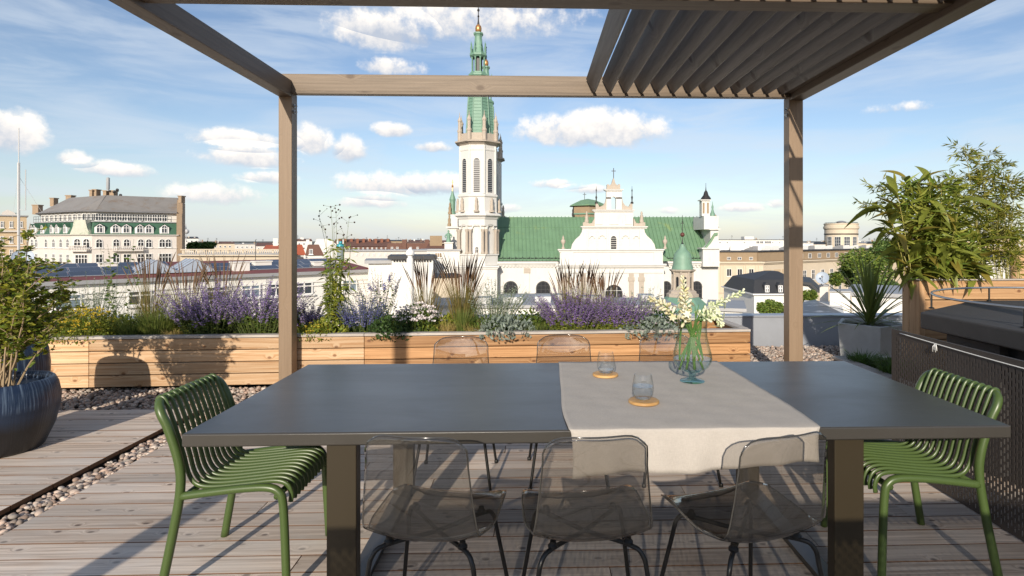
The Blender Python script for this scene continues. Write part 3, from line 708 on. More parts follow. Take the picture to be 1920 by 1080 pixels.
cp = thing('concrete_pot', 'pale grey angular concrete pot planted with a yucca', 'pot', (W(1640, 640, 7.35).x, 7.45, -.03))
cxp, cyp = cp.location.x, cp.location.y; zr = W(1640, 612, 7.1).z
m = MB(); R1, R0 = .44, .40
ring_ = lambda r, z: [(cxp+r*cos(R(a)), cyp+r*sin(R(a)), z) for a in (255, 327, 39, 111, 183)]
rr = [ring_(R0, -.05), ring_(R1, zr), ring_(R1-.05, zr), ring_(R1-.06, zr-.05)]
vv = [p for r_ in rr for p in r_]; ff = [tuple(range(4, -1, -1))]
for a in range(3):
    ff += [(a*5+i, a*5+(i+1) % 5, a*5+5+(i+1) % 5, a*5+5+i) for i in range(5)]
m.add(vv, ff); bevel(m.build('shell', CONC, cp), .006, 2)
m = MB(); m.slab([(p[0], p[1]) for p in ring_(R1-.058, 0)], zr-.10, zr-.055); m.build('soil', SOIL, cp)
pw = thing('parapet', 'low zinc clad parapet along the terrace edge', 'wall', (0, 8.5, 0))
m = MB(); m.box((-9, 8.5, -.5), (9, 8.72, .372)); m.build('wall', PARA, pw)
for i in range(9):
    slab3('cap_sheet', (-9+i*2.0+.002, 8.475, .3725), (-7-.002+i*2.0, 8.745, .395), PARA, pw, .004)
# ---- glazed pots on the side deck
GLAZE = bpy.data.materials.new('blue_glaze'); GLAZE.use_nodes = True
def glaze():
    nt = GLAZE.node_tree; L = nt.links.new; b = nt.nodes['Principled BSDF']; b.inputs['Roughness'].default_value = .3
    tc = nn(nt, 'ShaderNodeTexCoord'); sp = nn(nt, 'ShaderNodeSeparateXYZ'); L(tc.outputs['Object'], sp.inputs[0])
    a = math_(nt, 'ARCTAN2', sp.outputs[0], sp.outputs[1]); cb = nn(nt, 'ShaderNodeCombineXYZ'); L(math_(nt, 'MULTIPLY', a, 26), cb.inputs[0]); L(math_(nt, 'MULTIPLY', sp.outputs[2], 2.5), cb.inputs[2])
    n = nn(nt, 'ShaderNodeTexNoise', inp={'Scale': 1.1, 'Detail': 4, 'Roughness': .6}); L(cb.outputs[0], n.inputs['Vector'])
    hi = nn(nt, 'ShaderNodeMapRange', inp={'From Min': .30, 'From Max': .34}); L(sp.outputs[2], hi.inputs['Value'])
    st = nn(nt, 'ShaderNodeMapRange', inp={'From Min': .48, 'From Max': .68}); L(n.outputs['Fac'], st.inputs['Value'])
    m1 = nn(nt, 'ShaderNodeMix', data_type='RGBA', inp={6: (.012, .024, .055, 1), 7: (.13, .18, .25, 1)}); L(st.outputs[0], m1.inputs[0])
    lo = nn(nt, 'ShaderNodeMapRange', inp={'From Min': .2, 'From Max': .29}); L(math_(nt, 'ADD', sp.outputs[2], math_(nt, 'MULTIPLY', n.outputs['Fac'], .05)), lo.inputs['Value'])
    m2 = nn(nt, 'ShaderNodeMix', data_type='RGBA', inp={6: (.012, .011, .012, 1), 7: (.014, .024, .048, 1)}); L(lo.outputs[0], m2.inputs[0])
    m3 = nn(nt, 'ShaderNodeMix', data_type='RGBA'); L(hi.outputs[0], m3.inputs[0]); L(m2.outputs[2], m3.inputs[6]); L(m1.outputs[2], m3.inputs[7]); L(m3.outputs[2], b.inputs['Base Color'])
    bpn = nn(nt, 'ShaderNodeBump', inp={'Strength': .3, 'Distance': .01}); L(n.outputs['Fac'], bpn.inputs['Height']); L(bpn.outputs[0], b.inputs['Normal'])
glaze()
BARK = mat('bark_mulch', (.11, .05, .025), .9, var=.3, vscale=40, bump=1., bscale=70)
def pot(label, x, y, r, h):
    t = thing('glazed_pot', label, 'pot', (x, y, 0))
    m = MB(); m.lathe([(r*.70, .002), (r*.74, .02), (r*.90, h*.30), (r*.99, h*.58), (r*1.0, h*.72), (r*.955, h*.90), (r*.90, h*.985), (r*.87, h), (r*.83, h*.995), (r*.80, h*.94), (r*.80, h*.90)], 64)
    m.build('body', GLAZE, t, True, 60, loc=(x, y, 0))
    m = MB(); m.lathe([(r*.80, h*.86), (r*.4, h*.89), (.001, h*.905)], 40, cap=False); m.build('mulch', BARK, t, True, loc=(x, y, 0))
    return t
PT1 = (W(4, 750, 4.32).x-.02, 4.32, .345, .50); PT2 = (W(30, 700, 5.02).x-.06, 5.02, .27, .64)
pot('wide dark blue glazed pot with a leafy shrub, at the front of the side deck', *PT1)
pot('taller blue glazed pot standing behind the wide one', *PT2)
# ================================================================== PLANTS
def leafmat(name, c, hue, isl=.3, tr=.35, rough=.5): return mat(name, c, rough, spec=.35, island=isl, hue=hue, translucent=tr)
LG = leafmat('leaf_green', (.055, .115, .022), (.15, .19, .03))
LYG = leafmat('leaf_yellow_green', (.14, .21, .03), (.30, .30, .04))
LDK = leafmat('leaf_dark', (.03, .07, .018), (.07, .12, .03))
LSIL = leafmat('leaf_silver', (.20, .25, .20), (.34, .39, .33), .2)
LSHR = leafmat('shrub_leaf', (.095, .165, .02), (.29, .28, .03), .35)
GRS = leafmat('grass_green', (.10, .17, .03), (.22, .23, .06))
GRSY = leafmat('grass_straw', (.40, .31, .10), (.52, .40, .16))
GRSR = leafmat('grass_reed', (.16, .17, .045), (.30, .21, .08))
PLUM = leafmat('plume_brown', (.11, .06, .038), (.22, .125, .07), .3, .2)
PUR = leafmat('catmint_purple', (.21, .15, .36), (.36, .27, .47), .3, .25)
PUR2 = leafmat('catmint_deep', (.15, .09, .28), (.29, .19, .39), .3, .25)
BLU = leafmat('sage_blue', (.10, .11, .34), (.22, .22, .46), .3, .25)
YEL = leafmat('yellow_flower', (.50, .36, .02), (.62, .46, .05), .2, .25)
WHT = leafmat('white_flower', (.78, .76, .74), (.80, .68, .68), .08, .25)
LIL = leafmat('lilac_flower', (.50, .42, .48), (.66, .60, .62), .15, .25)
DRK = mat('seed_head', (.06, .035, .03), .9)
STM = mat('plant_stem', (.13, .16, .05), .7)
TWIG = mat('shrub_twig', (.30, .22, .13), .8, var=.15, vscale=20)
CANE = mat('bamboo_cane', (.30, .27, .08), .5, var=.2, vscale=8)
def pp(px, dep):
    """Planter x where depth dep inside the box meets the sight column of that pixel."""
    d = ray(px, 450); o = P(0, dep, 0); ux, uy = cos(p_ang), sin(p_ang)
    det = -ux*d.y+uy*d.x
    return (d.y*o.x-d.x*o.y)/det
def pz(py, p): return EYE+(CY-py)/F*(p.y*cos(YAW)+p.x*sin(YAW))
def pbase(px, dep, z=.43): return P(pp(px, dep), dep, z)
def rv(rg, z0=-1., z1=1.):
    a = rg.uniform(0, 2*pi); z = rg.uniform(z0, z1); r = math.sqrt(max(0, 1-min(1, z*z))); return Vector((r*cos(a), r*sin(a), z))
def leaf(m, p, d, l, w, rg, mi=0, fold=.25):
    d = d.normalized(); s = d.cross(rv(rg)); s = s.normalized() if s.length > .05 else d.orthogonal(); n = s.cross(d)
    q = p+d*l*.45+n*l*fold*.3
    m.face([p, q+s*w/2, p+d*l, q-s*w/2], mi)
def blade(m, p, lean, h, w, droop, rg, seg=4, mi=0):
    s = Vector((-lean.y, lean.x, 0)); s = s.normalized() if s.length > 1e-4 else Vector((1, 0, 0))
    s = (s+Vector((rg.uniform(-.8, .8), rg.uniform(-.8, .8), 0))).normalized(); pts = []
    for i in range(seg+1):
        t = i/seg; pts.append(p+Vector((lean.x*h*t*(.35+.65*t), lean.y*h*t*(.35+.65*t), h*(t-droop*t*t*t))))
    for i in range(seg):
        a, b = w*(1-i/seg)**.6/2, w*(1-(i+1)/seg)**.6/2
        m.face([pts[i]-s*a, pts[i]+s*a, pts[i+1]+s*b, pts[i+1]-s*b], mi)
    return pts
def tuft(name, label, px, dep, hpx, n, rad, mt, w=.005, lean=.5, droop=.3, plumes=0, pm=None, cat='grass', z=.43, at=None, seed=0):
    rg = random.Random(px*7+seed); b = at or pbase(px, dep, z); H = (pz(hpx, b)-b.z)
    t = thing(name, label, cat, b); m = MB(); m2 = MB()
    for i in range(n):
        a = rg.uniform(0, 2*pi); r = rad*math.sqrt(rg.random()); p = b+Vector((r*cos(a), r*sin(a), 0))
        h = H*rg.uniform(.5, 1.0)*(.86 if plumes else 1.); ln = Vector((cos(a), sin(a), 0))*lean*rg.uniform(.15, 1)+Vector((.05, 0, 0))
        blade(m, p, ln, h, w*rg.uniform(.7, 1.3), droop*rg.uniform(.3, 1.2), rg)
    for i in range(plumes):
        a = rg.uniform(0, 2*pi); r = rad*.7*math.sqrt(rg.random()); p = b+Vector((r*cos(a), r*sin(a), 0))
        h = H*rg.uniform(.78, 1.06); ln = Vector((cos(a), sin(a)*.6, 0))*lean*.72*rg.uniform(.1, 1)
        pts = [p+Vector((ln.x*h*k*k, ln.y*h*k*k, h*k)) for k in (0, .33, .66, 1)]
        m.tube(pts, [.0022, .002, .0016, .001], 4, cap=False)
        k0 = rg.uniform(.62, .72); q = [p+Vector((ln.x*h*k*k, ln.y*h*k*k, h*k)) for k in (k0, k0+.1, k0+.2, 1.0)]
        m2.tube(q, [.001, .0052, .0046, .0008], 5, cap=False)
    stuff(m.build('blades', mt, t))
    if plumes: stuff(m2.build('plumes', pm or PLUM, t))
    return t
def spikes(name, label, px, dep, hpx, n, rad, lmat, fmat, leaf_l=.035, lean=.55, fl=.014, ffrac=.5, cat='flower', dense=9, z=.43, flow=5, at=None):
    """Mound of leafy stems that end in flower spikes."""
    rg = random.Random(px*3+n); b = at or pbase(px, dep, z); H = pz(hpx, b)-b.z
    t = thing(name, label, cat, b); ms, ml, mf = MB(), MB(), MB()
    for i in range(n):
        a = rg.uniform(0, 2*pi); r = rad*math.sqrt(rg.random()); fr = r/rad
        p = b+Vector((r*.55*cos(a), r*.40*sin(a), 0)); h = H*(1-.30*fr*fr)*rg.uniform(.70, 1.10)
        ln = Vector((cos(a)*fr, sin(a)*fr*.7, 0))*lean+Vector((rg.uniform(-.1, .1), rg.uniform(-.1, .1), 0))
        pt = lambda k: p+Vector((ln.x*h*(.4*k+.6*k*k), ln.y*h*(.4*k+.6*k*k), h*k))
        ms.tube([pt(0), pt(.5), pt(1)], [.0024, .002, .001], 4, cap=False)
        for k in range(dense):
            q = pt(rg.uniform(.12, 1-ffrac*.8)); leaf(ml, q, rv(rg, -.3, .6), leaf_l*rg.uniform(.6, 1.3), leaf_l*.55, rg)
        k = 1-ffrac
        while k < 1.0 and fmat:
            q = pt(k); s = 1-.55*(k-(1-ffrac))/ffrac
            for _ in range(flow): leaf(mf, q+rv(rg)*fl*.5*s, rv(rg, -.2, .7), fl*1.5*s*rg.uniform(.7, 1.3), fl*s, rg)
            k += .016/max(h, .1)*rg.uniform(.8, 1.6)
    stuff(ms.build('stems', STM, t)); stuff(ml.build('leaves', lmat, t))
    if fmat: stuff(mf.build('flowers', fmat, t))
    return t
def mound(name, label, px, dep, hpx, hw, lmat, n, l, fmat=None, nf=0, fs=.02, cat='plant', flat=1., z=.43, asp=.5):
    """Low cushion of leaves with an optional cover of flower heads."""
    rg = random.Random(px*5+n); b = pbase(px, dep, z); H = pz(hpx, b)-b.z
    t = thing(name, label, cat, b); m, mf = MB(), MB()
    for i in range(n):
        a = rg.uniform(0, 2*pi); r = math.sqrt(rg.random()); k = rg.random()**.6
        hh = H*math.sqrt(max(.02, 1-r*r))*(.85+.3*rg.random())
        p = b+Vector((hw*r*cos(a), min(.34, hw)*r*sin(a), hh*k)); leaf(m, p, rv(rg, -.1, 1)+Vector((cos(a)*.5, sin(a)*.4, .3)), l*rg.uniform(.6, 1.3), l*asp, rg)
    for i in range(nf):
        a = rg.uniform(0, 2*pi); r = math.sqrt(rg.random()); hh = H*math.sqrt(max(.05, 1-r*r*.8))*rg.uniform(.86, 1.16)
        p = b+Vector((hw*r*cos(a), min(.34, hw)*r*sin(a), hh))
        for _ in range(9): leaf(mf, p+Vector((rg.uniform(-1, 1)*fs, rg.uniform(-1, 1)*fs, rg.uniform(-.25, .25)*fs*flat)), rv(rg, .0, 1), fs*.8, fs*.7, rg)
        m.tube([p-Vector((0, 0, hh*.7)), p], .0015, 3, cap=False)
    stuff(m.build('leaves', lmat, t))
    if nf: stuff(mf.build('flowers', fmat, t))
    return t
# ---- the border, one clump at a time
mound('yellow_stonecrop', 'low yellow flowering cushion at the planter edge nearest the shrub pot', 162, .22, 584, .30, LYG, 1300, .035, YEL, 110, .022)
spikes('silver_artemisia', 'feathery silver artemisia behind the yellow cushion', 175, .62, 515, 80, .34, LSIL, None, .022, .5, ffrac=.02, dense=26, cat='plant')
tuft('feather_grass', 'soft fine green grass beside the yellow cushion', 250, .26, 562, 900, .13, GRS, .0035, .75, .45)
tuft('feather_grass', 'soft fine green grass in front of the brown reed grass', 300, .28, 545, 1000, .13, GRS, .0035, .7, .4)
tuft('straw_grass', 'small straw coloured grass tuft at the foot of the purple catmint', 322, .16, 596, 260, .05, GRSY, .003, .9, .6)
spikes('tall_weed', 'spindly green weed with small dark tips in front of the cream mansion', 222, .6, 428, 9, .16, LG, DRK, .05, .35, .008, .1, 'plant', 16, flow=2)
for px, h, lb in ((285, 478, 'brown plumed reed grass beside the spindly weed'), (352, 486, 'brown plumed reed grass at the left edge of the catmint'), (418, 478, 'brown plumed reed grass rising behind the catmint near the pergola post')):
    tuft('reed_grass', lb, px, .66, h, 300, .12, GRSR, .005, .42, .15, 34)
spikes('catmint', 'broad purple catmint clump just left of the pergola post', 395, .3, 526, 150, .42, LG, PUR, .034, .85, .016, .5, dense=15)
spikes('catmint', 'purple catmint clump hiding the foot of the pergola post', 490, .34, 524, 140, .42, LG, PUR, .034, .85, .016, .45, dense=16)
mound('marigold', 'low orange yellow flowers right behind the pergola post', 585, .16, 608, .22, LYG, 420, .03, YEL, 34, .016)
spikes('catmint', 'small purple catmint behind the orange flowers', 580, .42, 566, 80, .24, LDK, PUR, .028, .7, .015, .5)
def milkweed():
    rg = random.Random(5); b = pbase(628, .42); t = thing('tall_verbena', 'tall leafy verbena with dark dotted seed heads beside the post', 'plant', b); ms, ml, mh = MB(), MB(), MB()
    tops = [(598, 405), (620, 388), (630, 398), (655, 408), (610, 430), (645, 440), (626, 420)]
    for i, (px, py) in enumerate(tops):
        e = W(px, py, b.y+rg.uniform(-.1, .1)); p = b+Vector((rg.uniform(-.08, .08), rg.uniform(-.08, .08), 0))
        path = smooth_path([p, p.lerp(e, .4)+Vector((0, 0, .06)), p.lerp(e, .75)+Vector((.01, 0, .04)), e], 5); ms.tube(path, [.004-.003*k/len(path) for k in range(len(path))], 5, cap=False)
        mh.ball(e, .011, 6, 4)
        for k in range(5):
            q = path[-1-k//2]; e2 = q+Vector((rg.uniform(-.09, .09), rg.uniform(-.05, .05), rg.uniform(.0, .09))); ms.tube([q, e2], .0011, 4, cap=False); mh.ball(e2, .009*rg.uniform(.6, 1.2), 6, 4)
    for i in range(22):
        a = rg.uniform(0, 6.3); p = b+Vector((.17*cos(a)*rg.random(), .12*sin(a), 0)); h = rg.uniform(.42, 1.08); e = p+Vector((rg.uniform(-.08, .08), rg.uniform(-.05, .05), h))
        ms.tube([p, e], .003, 5, cap=False)
        for k in range(int(46*h)):
            q = p.lerp(e, rg.uniform(.05, 1)); d = rv(rg, -.9, .35); leaf(ml, q, d, rg.uniform(.07, .13), .022, rg)
    stuff(ms.build('stems', STM, t)); stuff(ml.build('leaves', LYG, t)); stuff(mh.build('seed_heads', DRK, t))
milkweed()
spikes('blue_sage', 'hazy blue flowered clump in front of the white building', 680, .4, 552, 130, .28, LDK, BLU, .026, .7, .013, .6)
spikes('blue_sage', 'three tall violet sage spikes beside the white loosestrife', 718, .72, 478, 5, .1, LG, BLU, .03, .25, .02, .14, dense=12, flow=9)
spikes('white_loosestrife', 'airy white flowering stems in front of the white chimney', 708, .62, 508, 44, .24, LG, WHT, .035, .4, .018, .25, dense=8, flow=3)
mound('white_yarrow', 'white flat topped flowers beside the blue sage', 655, .5, 584, .30, LDK, 500, .03, WHT, 50, .022, flat=.3)
mound('dark_foliage', 'dark green bushy foliage under the white stonecrop heads', 738, .2, 592, .28, LDK, 1100, .045, cat='plant')
mound('white_stonecrop', 'rounded white and pink stonecrop heads over dark leaves', 782, .36, 574, .28, LG, 800, .045, WHT, 90, .034, flat=.3)
tuft('reed_grass', 'brown plumed reed grass in front of the church tower', 800, .7, 486, 260, .13, GRSR, .005, .42, .15, 44)
tuft('reed_grass', 'tall brown reed grass clump at the foot of the church tower', 868, .55, 480, 420, .13, GRSR, .005, .44, .15, 80)
tuft('straw_grass', 'straw blond grass tuft under the tower reed grass', 840, .2, 586, 420, .07, GRSY, .0032, .7, .5)
tuft('green_grass', 'upright bright green grass between two straw tufts', 868, .22, 560, 420, .07, GRS, .004, .4, .2)
tuft('straw_grass', 'straw blond grass tuft beside the silver foliage', 886, .16, 588, 420, .07, GRSY, .0032, .7, .5)
spikes('silver_artemisia', 'feathery grey artemisia beside the straw tufts', 925, .55, 528, 110, .36, LSIL, None, .022, .6, ffrac=.02, dense=26, cat='plant')
mound('lambs_ear', 'low silver woolly leaves along the planter rim by the straw tufts', 948, .17, 594, .33, LSIL, 620, .055)
tuft('green_grass', 'short green grass between silver leaves and catmint', 1003, .2, 592, 420, .12, GRS, .0035, .6, .4)
for px, h, lb in ((1066, 492, 'brown plumed reed grass behind the purple catmint, nearest the tower'), (1094, 490, 'brown plumed reed grass behind the middle of the purple catmint'), (1132, 505, 'brown plumed reed grass behind the right side of the purple catmint')):
    tuft('reed_grass', lb, px, .72, h, 240, .11, GRSR, .005, .42, .15, 30)
spikes('catmint', 'broad purple catmint clump in front of the white church gable', 1075, .3, 542, 170, .44, LYG, PUR2, .032, .85, .016, .55, dense=14)
spikes('catmint', 'purple catmint clump next to the silver leaves and flower vase', 1155, .32, 548, 140, .40, LYG, PUR2, .032, .85, .016, .55, dense=14)
spikes('silver_artemisia', 'wispy grey artemisia beyond the catmint', 1200, .66, 540, 60, .34, LSIL, None, .022, .5, ffrac=.02, dense=18, cat='plant')
mound('lambs_ear', 'low silver woolly leaves between catmint and flower vase', 1215, .17, 596, .36, LSIL, 620, .055)
mound('lilac_stonecrop', 'dark leaved clump with pale lilac flower heads behind the vase', 1245, .5, 578, .3, LDK, 900, .04, LIL, 46, .024, flat=.4)
for px, dep, h, lb in ((118, .5, 585, 'behind the yellow cushion'), (228, .45, 592, 'between yellow cushion and feather grass'), (340, .5, 588, 'at the left foot of the catmint'), (440, .62, 580, 'behind the middle of the broad catmint'), (540, .6, 582, 'behind the pergola post'), (612, .25, 600, 'at the foot of the tall verbena'), (700, .55, 588, 'under the white loosestrife'), (832, .5, 590, 'between stonecrop and tower grasses'), (905, .3, 598, 'beside the blond grass and silver artemisia'), (995, .55, 584, 'behind the short green grass'), (1110, .6, 582, 'behind the catmint in front of the gable'), (1185, .4, 588, 'between catmint and wispy artemisia')):
    mound('leafy_perennial', 'low green leafy perennial '+lb, px, dep, h, .27, LG if px % 4 else LYG, 800, .05)
# ---- shrub in the wide glazed pot
def shrub(name, label, cx, cy, z0, nstem, tops, nl, ll, lm):
    rg = random.Random(int(cx*100)); t = thing(name, label, 'shrub', (cx, cy, z0)); ms, ml = MB(), MB(); paths = []
    for i in range(nstem):
        a = rg.uniform(0, 2*pi); r = .13*math.sqrt(rg.random()); p = Vector((cx+r*cos(a), cy+r*sin(a), z0))
        tx, ty, tz = tops[i % len(tops)]; e = Vector((cx+tx+rg.uniform(-.10, .10), cy+ty+rg.uniform(-.2, .2), z0+tz*rg.uniform(.75, 1.03)))
        path = smooth_path([p, p.lerp(e, .35)+Vector((rg.uniform(-.05, .05), rg.uniform(-.05, .05), .06)), p.lerp(e, .7)+Vector((rg.uniform(-.04, .04), rg.uniform(-.04, .04), .04)), e], 5)
        ms.tube(path, [.0075-.006*k/len(path) for k in range(len(path))], 5, cap=False); paths.append(path)
        for _ in range(7):
            j = rg.randrange(4, len(path)-1); q = path[j]; e2 = q+Vector((rg.uniform(-.22, .22), rg.uniform(-.2, .2), rg.uniform(.02, .22))); b2 = [q, q.lerp(e2, .5)+Vector((0, 0, .025)), e2]
            ms.tube(b2, [.003, .0022, .001], 4, cap=False); paths.append(smooth_path(b2, 4))
    for k in range(nl):
        path = rg.choice(paths); lo = .25 if len(path) > 12 else .1
        j = int((lo+(1-lo)*rg.random())*(len(path)-1)); q = path[j]+rv(rg)*.012
        leaf(ml, q, rv(rg, -.35, .6), ll*rg.uniform(.6, 1.25), ll*.48, rg)
    stuff(ms.build('stems', TWIG, t)); stuff(ml.build('leaves', lm, t))
shrub('leafy_shrub', 'yellow green leafy shrub with pale bare stems in the wide glazed pot', PT1[0], PT1[1], PT1[3]*.89, 34,
      [(.10, 0, 1.16), (.22, 0, .98), (-.25, 0, 1.05), (.32, -.05, .70), (.2, .1, .66), (-.1, .1, .85), (.34, .05, .45), (.0, -.1, .95), (-.4, 0, .8), (.24, 0, .82)], 6600, .046, LSHR)
shrub('leafy_shrub', 'leafy shrub in the taller blue pot behind', PT2[0], PT2[1], PT2[3]*.89, 14, [(.05, 0, .55), (-.2, 0, .6), (.2, 0, .4), (-.1, .1, .5)], 1900, .045, LSHR)
# ---- bamboo
BLM = leafmat('bamboo_leaf', (.14, .22, .032), (.32, .32, .06), .25, .35, .4)
BLY = leafmat('bamboo_leaf_scorched', (.34, .22, .06), (.24, .24, .03), .25, .35, .5)
def leaf_mesh(l, w, droop, m, twist=0.):
    mb = MB(); n = 7; L_, Rr, C = [], [], []
    for i in range(n+1):
        t = i/n; ww = w/2*math.sin(pi*min(1, .06+t*.97))**.75*(1-.25*t); y = l*(t-.10*droop*t*t); z = -droop*l*t*t*.55+.02*l*sin(t*pi)
        L_.append((-ww, y, z+ww*.35)); Rr.append((ww, y, z+ww*.35+twist*ww)); C.append((0, y, z))
    vs = [p for tr in zip(L_, C, Rr) for p in tr]
    mb.add(vs, [q for i in range(n) for q in ((i*3, i*3+1, i*3+4, i*3+3), (i*3+1, i*3+2, i*3+5, i*3+4))])
    return mb.mesh('leaf', m, True)
def bamboo():
    rg = random.Random(11); by = TY+.14; b = W(1770, 527, by); b.z = TZ-.08
    t = thing('broadleaf_bamboo', 'broad leaved bamboo with scorched leaf tips in the tall planter', 'bamboo', b)
    LM = [leaf_mesh(.30, .078, .9, BLM), leaf_mesh(.27, .070, .5, BLM, .3), leaf_mesh(.33, .084, 1.3, BLM), leaf_mesh(.25, .062, .25, BLM, -.3), leaf_mesh(.28, .074, 1.1, BLY), leaf_mesh(.25, .062, .6, BLY)]
    tops = [(1660, 390), (1682, 360), (1700, 335), (1722, 345), (1742, 330), (1765, 345), (1786, 350), (1800, 380), (1820, 420), (1672, 420), (1690, 400), (1735, 390), (1775, 410), (1712, 440), (1752, 455), (1810, 450), (1694, 455), (1790, 470), (1655, 400), (1830, 470), (1720, 480), (1745, 490), (1770, 485), (1812, 495), (1840, 500)]
    for i, (px, py) in enumerate(tops):
        e = W(px, py, by+rg.uniform(-.2, .3)); p = Vector((b.x+(e.x-b.x)*.55+rg.uniform(-.06, .06), by+rg.uniform(-.06, .06), b.z))
        path = smooth_path([p, p.lerp(e, .5)+Vector((0, 0, .05)), e], 8); m = MB(); m.tube(path, [.007-.004*k/len(path) for k in range(len(path))], 6, cap=False); m.build('cane', CANE, t, True)
        nl = 13 if py < 420 else 11
        for k in range(nl):
            q = path[min(len(path)-1, int((.12+.88*(k+.5)/nl)*len(path)))]
            o = obj('leaf', LM[rg.choice((0, 0, 1, 1, 2, 2, 3, 4, 5))], None, q); az = rg.uniform(0, 2*pi)
            o.rotation_euler = (rg.uniform(-.35, 1.1), rg.uniform(-.5, .5), az); s = rg.uniform(.85, 1.3); o.scale = (s, s, s)
            o.parent = t; o.matrix_parent_inverse = wmat(t).inverted()
    ml = MB()
    for i in range(2300):
        fy = rg.random()**.75; lo_, hi_ = 1648+64*fy, 1815+40*fy; q = W(rg.triangular(lo_, hi_), 340+184*fy, by+rg.uniform(-.16, .22)); leaf(ml, q, rv(rg, -.5, .9), rg.uniform(.10, .2), rg.uniform(.018, .032), rg)
    stuff(ml.build('foliage', BLM, t))
    b2 = W(1830, 527, by+.25); b2.z = TZ-.08
    t2 = thing('fine_bamboo', 'tall fine leaved bamboo with thin wiry canes in the tall planter', 'bamboo', b2); mc, ml = MB(), MB()
    tops = [(1806, 272), (1830, 280), (1850, 285), (1868, 300), (1890, 330), (1905, 350), (1880, 345), (1860, 330), (1838, 320), (1815, 330), (1790, 330), (1895, 400), (1870, 390), (1845, 380), (1822, 370), (1905, 440), (1640, 345), (1622, 385), (1850, 430), (1880, 440)]
    for (px, py) in tops:
        e = W(px, py, by+.3+rg.uniform(-.25, .25)); p = Vector((b2.x+(e.x-b2.x)*.5, by+rg.uniform(-.06, .06), b2.z))
        if px < 1700: p = Vector((b.x-.05, by, b.z))
        path = smooth_path([p, p.lerp(e, .45)+Vector((0, 0, .1)), p.lerp(e, .8)+Vector((0, 0, .1)), e], 7); mc.tube(path, [.0042-.003*k/len(path) for k in range(len(path))], 5, cap=False)
        for k in range(56):
            j = int((.15+.85*rg.random())*(len(path)-1)); q = path[j]; d = rv(rg, -.2, .5); e2 = q+d*rg.uniform(.04, .14); mc.tube([q, e2], .001, 3, cap=False)
            for _ in range(4): leaf(ml, e2, d+rv(rg)*.8+Vector((0, 0, -.2)), rg.uniform(.06, .115), .014, rg)
    stuff(mc.build('canes', CANE, t2)); stuff(ml.build('leaves', leafmat('fine_bamboo_leaf', (.11, .165, .02), (.30, .27, .04)), t2))
bamboo()
# ---- yucca
def yucca():
    rg = random.Random(3); b = Vector((cxp, cyp, zr-.06)); t = thing('yucca', 'spiky yucca with long sword leaves in the concrete pot', 'yucca', b)
    ym = leafmat('yucca_leaf', (.10, .17, .035), (.24, .27, .07), .25, .2, .4)
    ms = [leaf_mesh(.74, .034, d, ym) for d in (.05, .12, .25, .6)]
    for i in range(62):
        fr = i/62; az = i*2.399; el = 1.45-1.25*fr**1.3+rg.uniform(-.1, .1)
        o = obj('leaf', ms[0 if fr < .3 else 1 if fr < .55 else 2 if fr < .8 else 3], None, b+Vector((.03*cos(az), .03*sin(az), .10*(1-fr))))
        o.rotation_euler = Matrix.Rotation(az, 4, 'Z').to_3x3().to_4x4().to_euler(); o.rotation_euler = (Matrix.Rotation(az, 3, 'Z') @ Matrix.Rotation(el, 3, 'X')).to_euler()
        s = rg.uniform(.9, 1.3); o.scale = (s, s, s); o.parent = t; o.matrix_parent_inverse = wmat(t).inverted()
yucca()
for (gx, gy, lb) in ((lx+.20, 5.75, 'arching dark green grass clump at the corner of the low planter'), (lx+.22, 5.25, 'arching dark green grass clump tucked against the slotted panel')):
    tuft('arching_grass', lb, 1640, 0, 645, 520, .12, leafmat('sedge', (.045, .105, .018), (.10, .17, .03), .25, .2), .008, .85, .55, at=Vector((gx, gy, LZ-.06)), seed=int(gy*10))
# ================================================================== THE CITY BEYOND
GROUND = -26.
STUC = mat('white_stucco', (.64, .625, .59), .85, var=.05, vscale=.8, stain=((.46, .44, .40), .9, .60), stretch=(1, 1, .22))
STUC2 = mat('cream_stucco', (.61, .565, .52), .85, var=.04, vscale=.5, stain=((.50, .44, .37), .4, .62))
STUCW = mat('plain_white_wall', (.72, .70, .66), .85, var=.03, vscale=.6, stain=((.56, .54, .50), .9, .62))
STONE = mat('pink_sandstone', (.43, .37, .305), .85, var=.10, vscale=1.5)
TAN = mat('tan_render', (.52, .40, .26), .85, var=.06, vscale=.4, stain=((.40, .30, .19), .3, .58))
TANL = mat('pale_tan_render', (.60, .51, .39), .85, var=.05, vscale=.4)
BRN = mat('brown_render', (.30, .22, .14), .9, var=.10, vscale=.5)
COPPER = mat('green_copper_sheet', (.150, .262, .155), .5, var=.12, vscale=.35, stain=((.27, .34, .12), .22, .58))
COPPERD = mat('pale_copper_patina', (.15, .28, .205), .55, var=.12, vscale=.8, stain=((.12, .14, .09), 1.1, .62))
GTILE = mat('green_mansard_tile', (.045, .115, .07), .5, var=.12, vscale=2.5)
DARK = mat('dark_window', (.020, .022, .026), .25)
BLIND = mat('window_glass', (.045, .055, .070), .12)
SKYGL = mat('window_sky_glass', (.16, .21, .26), .1)
FRAME = mat('white_frame', (.74, .73, .71), .6)
IRON = mat('dark_iron', (.022, .02, .02), .5)
GILT = mat('gilded_copper', (.46, .24, .09), .35, metal=.6)
ZINC = mat('zinc_roof', (.34, .34, .345), .5, metal=.2, var=.10, vscale=.5)
RUSTY = mat('weathered_tin_roof', (.23, .215, .20), .6, var=.14, vscale=.4, stain=((.19, .14, .10), .55, .54))
BROOF = mat('black_roof', (.035, .036, .040), .6, var=.12, vscale=.6)
MROOF = mat('brown_tile_roof', (.15, .075, .055), .8, var=.12, vscale=.8)
RROOF = mat('red_tile_roof', (.42, .10, .045), .8, var=.08, vscale=.8)
REDT = mat('red_tin_roof', (.19, .045, .035), .6, var=.08, vscale=.8)
